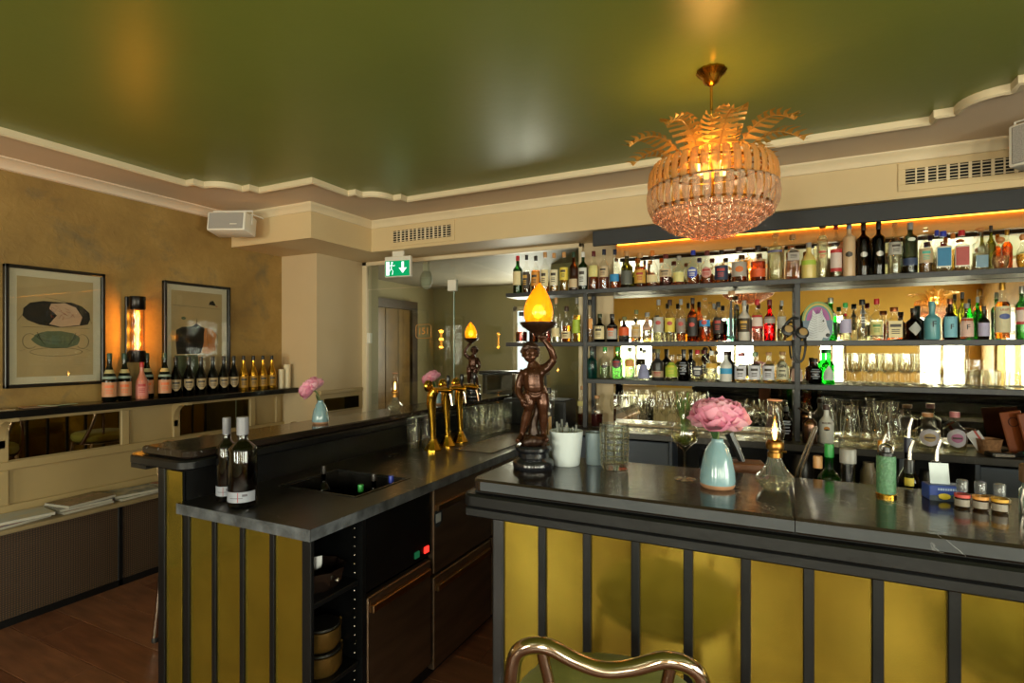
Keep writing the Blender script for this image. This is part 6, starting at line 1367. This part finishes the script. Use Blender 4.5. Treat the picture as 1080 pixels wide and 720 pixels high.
def palm(L, w, droop, lift):
    b = MB(); n = 12; mid = []
    for i in range(n + 1):
        t = i / n; mid.append(Vector((0, -L * t, lift * L * math.sin(t * PI * .62) - droop * L * t * t)))
    b.tube(mid, [.004 * (1 - .7 * i / n) for i in range(n + 1)], 5)
    for s in (-1, 1):
        for i in range(n):
            t = (i + .3) / n; ww = w * math.sin(PI * (.14 + .80 * t)) ** .8
            p = mid[i].lerp(mid[i + 1], .3); q = mid[i].lerp(mid[i + 1], 1.22) if i < n - 1 else mid[n]
            tip = p + Vector((s * ww, -L * .11, -.10 * ww)); up = Vector((0, 0, .004))
            b.add([p, q, tip + Vector((-s * .006, -L * .075, 0)), tip, p.lerp(tip, .5) + up, q.lerp(tip, .5) + up], [(0, 1, 5, 4), (4, 5, 2, 3)])
    return b
def leaf_glass():
    m, nt, out = new_mat('amber_leaf_glass'); p = N(nt, 'BsdfPrincipled'); p.inputs['Base Color'].default_value = srgb('#d9a04a'); p.inputs['Roughness'].default_value = .22; p.inputs['Metallic'].default_value = .35
    tc = N(nt, 'TexCoord'); no = N(nt, 'TexNoise', i_Scale=12.); nt.links.new(tc.outputs['Object'], no.inputs[0])
    r = N(nt, 'ValToRGB'); r.color_ramp.elements[0].color = srgb('#c98a30'); r.color_ramp.elements[1].color = srgb('#e6b868'); nt.links.new(no.outputs[0], r.inputs[0]); nt.links.new(r.outputs[0], p.inputs['Base Color'])
    tl = N(nt, 'BsdfTranslucent'); nt.links.new(r.outputs[0], tl.inputs[0]); mx = N(nt, 'MixShader', i_Fac=.5); nt.links.new(p.outputs[0], mx.inputs[1]); nt.links.new(tl.outputs[0], mx.inputs[2]); nt.links.new(mx.outputs[0], out.inputs[0]); return m
M_pleaf = leaf_glass()
pal_out = palm(.285, .068, .34, .55).mesh('palm_leaf', M_pleaf); pal_up = palm(.19, .062, .0, .25).mesh('palm_leaf', M_pleaf)
for k in range(9):
    a = 2 * PI * k / 9 + .35; place('palm_leaf', pal_out, ch, (.085 * sin(a), -.085 * cos(a), Z(2.215)), (rad(-8), 0, a))
for k in range(6):
    a = 2 * PI * k / 6 + .1; o = place('palm_leaf', pal_up, ch, (.045 * sin(a), -.045 * cos(a), Z(2.215)), None)
    o.rotation_euler = (Matrix.Rotation(a, 3, 'Z') @ Matrix.Rotation(rad(-52 - 8 * (k % 2)), 3, 'X')).to_euler()
ch.scale = (.93, .93, 1)
bl = MB().lathe([(.0005, 0), (.012, 0), (.014, .02), (.022, .045), (.024, .062), (.016, .082), (.0005, .088)], 14).mesh('bulb', glow('warm_bulb', '#ffc766', 3.5))
for k in range(4):
    a = k * PI / 2 + .5; place('bulb', bl, ch, (.05 * cos(a), .05 * sin(a), Z(2.20)))
    point_light('chandelier_light', (CX + .05 * cos(a), CY + .05 * sin(a), 2.285), 1.15, (1., .50, .11), .03)
point_light('chandelier_light', (CX, CY, 2.10), .8, (1., .72, .42), .05)

# a second chandelier of the same kind further back in the room, seen in the bar mirror
c2_ = copy_tree(ch, 'second gold chandelier by the street window, seen in the mirror', (2.2, -2.0, 1.94), .3)
point_light('chandelier_light', (2.2, -2.0, 2.24), 5, (1., .58, .14), .06)

# ================================================================== wall lamp between the pictures
wl = thing('wall_lamp', 'black cylinder wall lamp with glowing filament between two pictures', 'lamp', (-3.985, 2.178, 1.41))
MB().box(0, .02, -.045, .045, .0, .45, .004).obj('back_plate', flat('#14100d', .4), wl, smooth=False)
MB().lathe([(.0005, .0), (.046, .0), (.048, .006), (.048, .075), (.044, .08), (.0005, .08)], 22, Matrix.Translation((.07, 0, 0))).obj('lower_cup', pm('black_lamp_metal', '#17120f', .25, .6), wl)
MB().lathe([(.0005, .36), (.044, .36), (.048, .366), (.048, .44), (.046, .45), (.0005, .45)], 22, Matrix.Translation((.07, 0, 0))).obj('upper_cup', pm('black_lamp_metal', '#17120f', .25, .6), wl)
MB().lathe([(.044, .08), (.044, .36)], 22, Matrix.Translation((.07, 0, 0))).obj('glass_cylinder', thin_glass('amber_cylinder', '#f3d7a6', .03, 1.5), wl)
MB().tube([(.07, 0, .09), (.07, 0, .35)], .010, 10).obj('tube_bulb', glow('filament_tube', '#ffb43c', 8.), wl)
for y0 in (-.040, .040): MB().tube([(.07, y0, .08), (.07, y0, .36)], .003, 5).obj('rod', flat('#1a1410', .4), wl)
for dz in (.12, .22, .32): point_light('wall_lamp_light', (-3.915, 2.178, 1.41 + dz), 2.0, (1., .46, .06), .02)
# its counterpart nearer to the camera on the same wall, seen as a glow on the ceiling
w2_ = copy_tree(wl, 'black cylinder wall lamp nearer to the street windows', (-3.985, .55, 1.41))
for dz in (.12, .32): point_light('wall_lamp_light', (-3.915, .55, 1.41 + dz), .9, (1., .46, .06), .02)

# ================================================================== pictures
def frame_picture(y0, y1, z0, z1, label):
    w, h = y1 - y0, z1 - z0; t = thing('framed_picture', label, 'picture', (-3.998, (y0 + y1) / 2, (z0 + z1) / 2), rad(90))
    b = MB(); f = .020
    for a in ((-w / 2, w / 2, h / 2 - f, h / 2), (-w / 2, w / 2, -h / 2, -h / 2 + f), (-w / 2, -w / 2 + f, -h / 2, h / 2), (w / 2 - f, w / 2, -h / 2, h / 2)): b.box(a[0], a[1], -.035, -.0, a[2], a[3], .003)
    b.obj('frame', pm('black_frame', '#16130f', .3, var=.2), t, smooth=False)
    MB().box(-w / 2 + f, w / 2 - f, -.010, -.004, -h / 2 + f, h / 2 - f).obj('mat_board', pm('grey_mount', '#d6ccba', .7, var=.03), t, smooth=False)
    m = .062; p = MB().box(-w / 2 + m, w / 2 - m, -.0115, -.0098, -h / 2 + m, h / 2 - m).obj('drawing_paper', pm('buff_paper', '#bca47c', .7, var=.08, scale=4), t, smooth=False)
    MB().box(-w / 2 + f, w / 2 - f, -.026, -.0245, -h / 2 + f, h / 2 - f).obj('glazing', thin_glass('picture_glass', '#f6f6f2', .01, 1.35), t, smooth=False)
    return t
def ell(cx_, cz, rx_, rz, n=20, a0=0., a1=360., wob=0., seed=1):
    r_ = random.Random(seed); return [(cx_ + rx_ * cos(rad(a0 + (a1 - a0) * k / n)) * (1 + r_.uniform(-wob, wob)), cz + rz * sin(rad(a0 + (a1 - a0) * k / n)) * (1 + r_.uniform(-wob, wob))) for k in range(n + (0 if a1 - a0 >= 360 else 1))]
M_ink = flat('#1c1714', .7); M_inkred = flat('#a8432c', .7); M_inkpink = flat('#c9a890', .7); M_inkgreen = flat('#5f6a52', .7); M_inkorange = flat('#c9844a', .7)
def fillp(par, poly, mat, name, d=0): MB().prism(poly, -.0122 - .0003 * d, -.0110, 'y').obj(name, mat, par, smooth=False)
def line(b, pts, w=.0022, d=1): b.tube([(x, -.0124 - .0003 * d, z) for x, z in pts], w, 4, flat_=.3)
# picture one: drawn armchair below, dark lip-shaped sofa above
t = frame_picture(1.492, 2.008, 1.272, 1.994, 'framed drawing of a dark sofa above a green armchair')
up_ = [(-.165, .03), (-.19, .055), (-.185, .10), (-.15, .135), (-.08, .150), (0, .148), (.08, .150), (.14, .13), (.185, .09), (.19, .05), (.175, .015), (.10, .0), (0, -.008), (-.10, .004)]
fillp(t, [(x * .92 + .005, z + .01) for x, z in up_], M_ink, 'dark_sofa', 0)
fillp(t, [(-.03, .145), (.04, .155), (.10, .13), (.135, .07), (.12, .02), (.02, .005), (-.04, .02), (.0, .075), (-.04, .115)], M_inkpink, 'veined_patch', 1)
b = MB(); r_ = random.Random(8)
for k in range(11):
    x, z = r_.uniform(-.02, .10), r_.uniform(.03, .13); pts = [(x, z)]
    for q in range(3): pts.append((pts[-1][0] + r_.uniform(-.025, .025), pts[-1][1] + r_.uniform(-.022, .022)))
    line(b, [(min(.125, max(-.03, a)), min(.14, max(.015, c))) for a, c in pts], .0018, 2)
b.obj('red_lines', M_inkred, t)
fillp(t, ell(0, -.075, .125, .055, 22, wob=.04), M_inkgreen, 'green_seat', 0)
b = MB()
line(b, ell(-.135, -.085, .035, .045, 18, 40, 320)); line(b, ell(.135, -.085, .035, .045, 18, -140, 140)); line(b, ell(0, -.150, .135, .026, 24, 0, 359)); line(b, ell(0, -.058, .10, .030, 18, 160, 380)); line(b, [(-.17, .0), (.175, .0)]); line(b, [(-.10, -.03), (-.085, -.07), (-.06, -.11)]); line(b, [(.10, -.03), (.085, -.07), (.06, -.11)])
line(b, [(-.185, -.145), (-.13, -.125)], .0015); line(b, [(.185, -.145), (.13, -.125)], .0015); line(b, [(-.06, .185), (.04, .165), (.10, .14)], .0015); line(b, [(.16, .10), (.19, .03)], .0015); line(b, [(-.16, .09), (-.195, .03)], .0015)
for k in range(5): line(b, [(.08 + r_.uniform(0, .02), -.185 - k * .012), (.18 - r_.uniform(0, .03), -.187 - k * .012)], .0009)
b.obj('ink_lines', M_ink, t)
# picture two: seat with orange flank, small bird
t = frame_picture(2.389, 2.917, 1.165, 2.000, 'framed drawing of a dark and orange armchair, small bird above')
fillp(t, [(-.17, -.02), (-.165, .06), (-.12, .085), (-.05, .09), (-.01, .115), (.03, .09), (.05, .085), (.07, .03), (.05, -.06), (.02, -.12), (-.16, -.12)], M_ink, 'dark_back', 0)
fillp(t, [(.06, .085), (.12, .07), (.155, .03), (.14, -.04), (.15, -.09), (.08, -.12), (.03, -.11), (.05, -.03), (.05, .04)], M_inkorange, 'orange_flank', 1)
fillp(t, [(-.18, -.13), (.0, -.125), (.02, -.30), (-.15, -.30)], M_inkgreen, 'green_side', 0); fillp(t, [(.09, .265), (.10, .29), (.125, .30), (.14, .28), (.15, .26)], M_ink, 'bird', 0); fillp(t, [(.15, .262), (.165, .255), (.15, .25)], M_inkred, 'bird_beak', 1); fillp(t, ell(-.11, .15, .018, .012, 10), M_inkgreen, 'leaf_mark', 0)
b = MB(); line(b, [(-.20, .245), (.19, .235)]); line(b, ell(.115, -.01, .05, .08, 16, -80, 100)); line(b, [(-.01, .115), (-.005, .15)]); line(b, [(.08, .07), (.075, .0), (.09, -.08)]); line(b, [(.11, .06), (.12, .0)])
for k in range(8): line(b, [(-.12 + k * .017, -.10), (-.115 + k * .017, -.03)], .0012, 2)
b.obj('ink_lines', M_ink, t)

# ================================================================== magazines and papers
MAGC = ['#3f6c94', '#b8b2a4', '#8c3b30', '#c7a24a', '#496048', '#a9b4bc', '#5b4636', '#30506a', '#c4beb0', '#8a6a58', '#6f8c6a']
def cover(k):
    return pm('magazine_cover_%d' % k, MAGC[k], .25, var=.3, scale=9, col2=MAGC[(k * 3 + 2) % len(MAGC)])
mags = [(1.47, .530, 10, 0, 'lowest magazine in the nearest pile on the sill'), (1.50, .541, -6, 1, 'blue-covered magazine on top of the nearest pile on the sill'),
        (1.80, .530, 4, 2, 'lowest magazine in the second pile on the sill'), (1.795, .541, -3, 5, 'middle magazine in the second pile on the sill'), (1.81, .552, 8, 6, 'brown-covered magazine on top of the second pile on the sill'),
        (2.11, .530, 3, 8, 'lower magazine in the third pile on the sill'), (2.10, .541, -7, 7, 'blue landscape magazine on top of the third pile'),
        (2.41, .530, -4, 9, 'lower magazine in the farthest visible pile on the sill'), (2.40, .541, 5, 2, 'red and green magazine on top of the farthest visible pile')]
for y, z, a, k, lb_ in mags:
    t = thing('magazine', lb_, 'magazine', (-3.835, y, .5304 + (z - .530) / .011 * .0162), rad(90 + a), 'magazines on the sill'); t.scale = (1, 1, 1.5)
    MB().box(-.135, .135, -.103, .103, .0012, .0095).obj('pages', flat('#b9b3a6', .7), t, smooth=False); c = MB().box(-.137, .137, -.105, .105, .0095, .0106).obj('cover', cover(k), t, smooth=False); MB().box(-.137, .137, -.105, .105, 0, .0012).obj('back_cover', flat('#8d8778', .5), t, smooth=False)
    MB().box(-.137, -.134, -.105, .105, 0, .0106).obj('spine', flat('#a8a294', .5), t, smooth=False)
for k, (y, a, c, lb_) in enumerate(((1.40, 6, '#b7a98c', 'loose beige flyer at the near end of the wall shelf'), (1.60, -8, '#9a7c62', 'brown flyer lying on the wall shelf'), (1.70, 12, '#9aa886', 'pale green card on top of the flyers on the wall shelf'))):
    t = thing('flyer', lb_, 'paper', (-3.86, y, 1.1603 + k * .003), rad(90 + a)); MB().box(-.075, .075, -.055, .055, 0, .0025).obj('sheet', flat(c, .6), t, smooth=False); MB().box(-.05, .05, -.03, .03, .0025, .0029).obj('print', flat('#6a6252', .6), t, smooth=False)

# ================================================================== bar stools
M_velvet = pm('moss_green_velvet', '#86862e', .8, var=.15, scale=14, bump=.12, bscale=160, sheen=.08)
def make_stool(label, loc, rotz):
    """seat faces +y; back rail on the -y side"""
    t = thing('bar_stool', label, 'stool', loc, rotz, 'green velvet bar stools')
    zs = .758
    MB().lathe([(.0005, zs - .055), (.17, zs - .055), (.195, zs - .045), (.208, zs - .02), (.205, zs + .005), (.185, zs + .022), (.12, zs + .030), (.0005, zs + .032)], 36, sq=.25).obj('seat', M_velvet, t)
    MB().lathe([(.0005, zs - .072), (.185, zs - .072), (.193, zs - .066), (.193, zs - .058), (.0005, zs - .056)], 36, sq=.25).obj('seat_band', M_chrome, t)
    # back rail: wavy tube with two humps, running down to the seat
    MB().tube([(-.19, -.07, zs - .06), (-.176, -.16, zs + .06), (-.160, -.200, zs + .16), (-.146, -.212, zs + .226), (-.10, -.220, zs + .247), (-.045, -.224, zs + .230), (0, -.226, zs + .222), (.045, -.224, zs + .230), (.10, -.220, zs + .247), (.146, -.212, zs + .226), (.160, -.200, zs + .16), (.176, -.16, zs + .06), (.19, -.07, zs - .06)], .0135, 14, smooth=6).obj('back_rail', M_chrome, t)
    for s in (-1, 1):
        MB().tube([(s * .105, -.213, zs + .235), (s * .085, -.19, zs + .12), (s * .075, -.165, zs + .0)], .010, 10, smooth=4).obj('back_strut', M_chrome, t)
        MB().tube([(s * .15, -.14, zs - .06), (s * .19, -.19, .02)], .0145, 12).obj('leg', M_chrome, t); MB().tube([(s * .15, .14, zs - .06), (s * .19, .19, .02)], .0145, 12).obj('leg', M_chrome, t)
    MB().tube([(-.175, -.175, .24), (.175, -.175, .24), (.175, .175, .24), (-.175, .175, .24)], .009, 8, closed=True).obj('foot_ring', M_chrome, t)
    for sx in (-1, 1):
        for sy in (-1, 1): MB().lathe([(.0005, 0), (.017, 0), (.018, .012), (.015, .022), (.0005, .022)], 10, Matrix.Translation((sx * .19, sy * .19, 0))).obj('rubber_foot', flat('#141212', .6), t)
    return t
st = make_stool('green velvet stool with tubular metal back before the front bar', (-.300, 1.066, 0), rad(14))
copy_tree(st, 'green velvet stool at the front bar beyond the right edge', (.60, .95, 0), rad(-8))
copy_tree(st, 'nearer green velvet stool on the wall side of the left bar', (-2.66, 1.86, 0), rad(-90))
copy_tree(st, 'farther green velvet stool on the wall side of the left bar', (-2.64, 2.66, 0), rad(-92))

# ================================================================== zebra card and headphones on the shelves
zb = thing('zebra_card', 'zebra head cut-out card with rainbow mane on the middle shelf', 'card', (.252, 3.819, 1.5535), 0)
zb.scale = (.95, .95, 1.08)
M_zw = flat('#c9ccd2', .5); M_zb = flat('#1c1d22', .5)
def arch(r0, r1, n=22):
    o = [(r0 * cos(PI * k / n), .115 + r0 * 1.18 * sin(PI * k / n)) for k in range(n + 1)]; i = [(r1 * cos(PI * k / n), .115 + r1 * 1.18 * sin(PI * k / n)) for k in range(n + 1)][::-1]
    return o, i
for k, (r0, r1, c) in enumerate(((.092, .083, '#6f8f4a'), (.083, .074, '#b8a448'), (.074, .066, '#4c8486'), (.066, .052, '#a0508e'), (.052, .0, '#8c4a8e'))):
    o, i = arch(r0, max(r1, .0005)); n = len(o); b = MB()
    vs = [(x, -.003, z) for x, z in o] + [(x, -.003, z) for x, z in i[::-1]] + [(x, .003, z) for x, z in o] + [(x, .003, z) for x, z in i[::-1]]
    fs = []
    for q in range(n - 1): fs += [(q, q + 1, n + q + 1, n + q), (2 * n + q, 3 * n + q, 3 * n + q + 1, 2 * n + q + 1), (q, 2 * n + q, 2 * n + q + 1, q + 1), (n + q, n + q + 1, 3 * n + q + 1, 3 * n + q)]
    b.add(vs, fs).obj('rainbow_arc', flat(c, .5), zb, smooth=False)
MB().prism([(-.088, .115), (-.080, .05), (-.055, 0), (.062, 0), (.082, .045), (.088, .115)], -.003, .003, 'y').obj('blue_body', flat('#5f7488', .5), zb, smooth=False)
MB().prism([(-.066, 0), (-.062, .06), (-.046, .11), (-.034, .135), (-.030, .178), (-.012, .152), (.008, .154), (.022, .182), (.028, .146), (.044, .118), (.052, .08), (.066, .05), (.068, .026), (.050, .012), (.030, .018), (.022, 0)], -.0065, -.003, 'y').obj('zebra_head', M_zw, zb, smooth=False)
b = MB()
for k in range(11):
    zz = .010 + k * .0135; w = .064 - k * .0032
    b.tube([(-w, -.0070, zz + .014), (-w * .5, -.0070, zz + .002), (-.004, -.0070, zz + .010)], .0028, 4, flat_=.25); b.tube([(w * .8, -.0070, zz + .034), (w * .4, -.0070, zz + .012), (.004, -.0070, zz + .014)], .0026, 4, flat_=.25) if k > 1 else None
b.tube([(-.004, -.007, .15), (-.002, -.007, .176)], .004, 4, flat_=.25)
b.obj('stripes', M_zb, zb); MB().ball((.030, -.0072, .112), .005, 8, 5, (1, .3, 1)).obj('eye', M_zb, zb); MB().ball((.056, -.0068, .030), .012, 10, 6, (1.1, .15, .9)).obj('muzzle', M_zb, zb)
hp = thing('headphones', 'black headphones with tan pads hung on the shelf post', 'headphones', (.128, 3.750, 1.5535))
b = MB(); b.tube([(-.062, 0, .055), (-.055, .004, .10), (-.02, .006, .138), (.015, .006, .135)], .0075, 8, smooth=5); b.obj('headband', flat('#141416', .4), hp)
for x, z in ((-.045, .052), (.035, .034)):
    MB().lathe([(.0005, -.018), (.028, -.018), (.037, -.006), (.037, .008), (.022, .016), (.0005, .017)], 20, Matrix.Translation((x, 0, z + .012)) @ Matrix.Rotation(rad(68), 4, 'X') @ Matrix.Rotation(rad(18), 4, 'Y')).obj('ear_cup', flat('#17171a', .4), hp)
    MB().lathe([(.0005, .015), (.022, .015), (.024, .021), (.012, .024), (.0005, .023)], 18, Matrix.Translation((x, 0, z + .012)) @ Matrix.Rotation(rad(68), 4, 'X') @ Matrix.Rotation(rad(18), 4, 'Y')).obj('ear_pad', flat('#a88a58', .6), hp)
MB().tube([(-.018, -.004, .0), (-.017, -.026, -.04), (-.010, -.026, -.11), (.015, -.026, -.135), (.040, -.026, -.11), (.052, -.026, -.04), (.050, -.002, .01)], .0065, 6, smooth=6).obj('cable', flat('#101012', .5), hp)
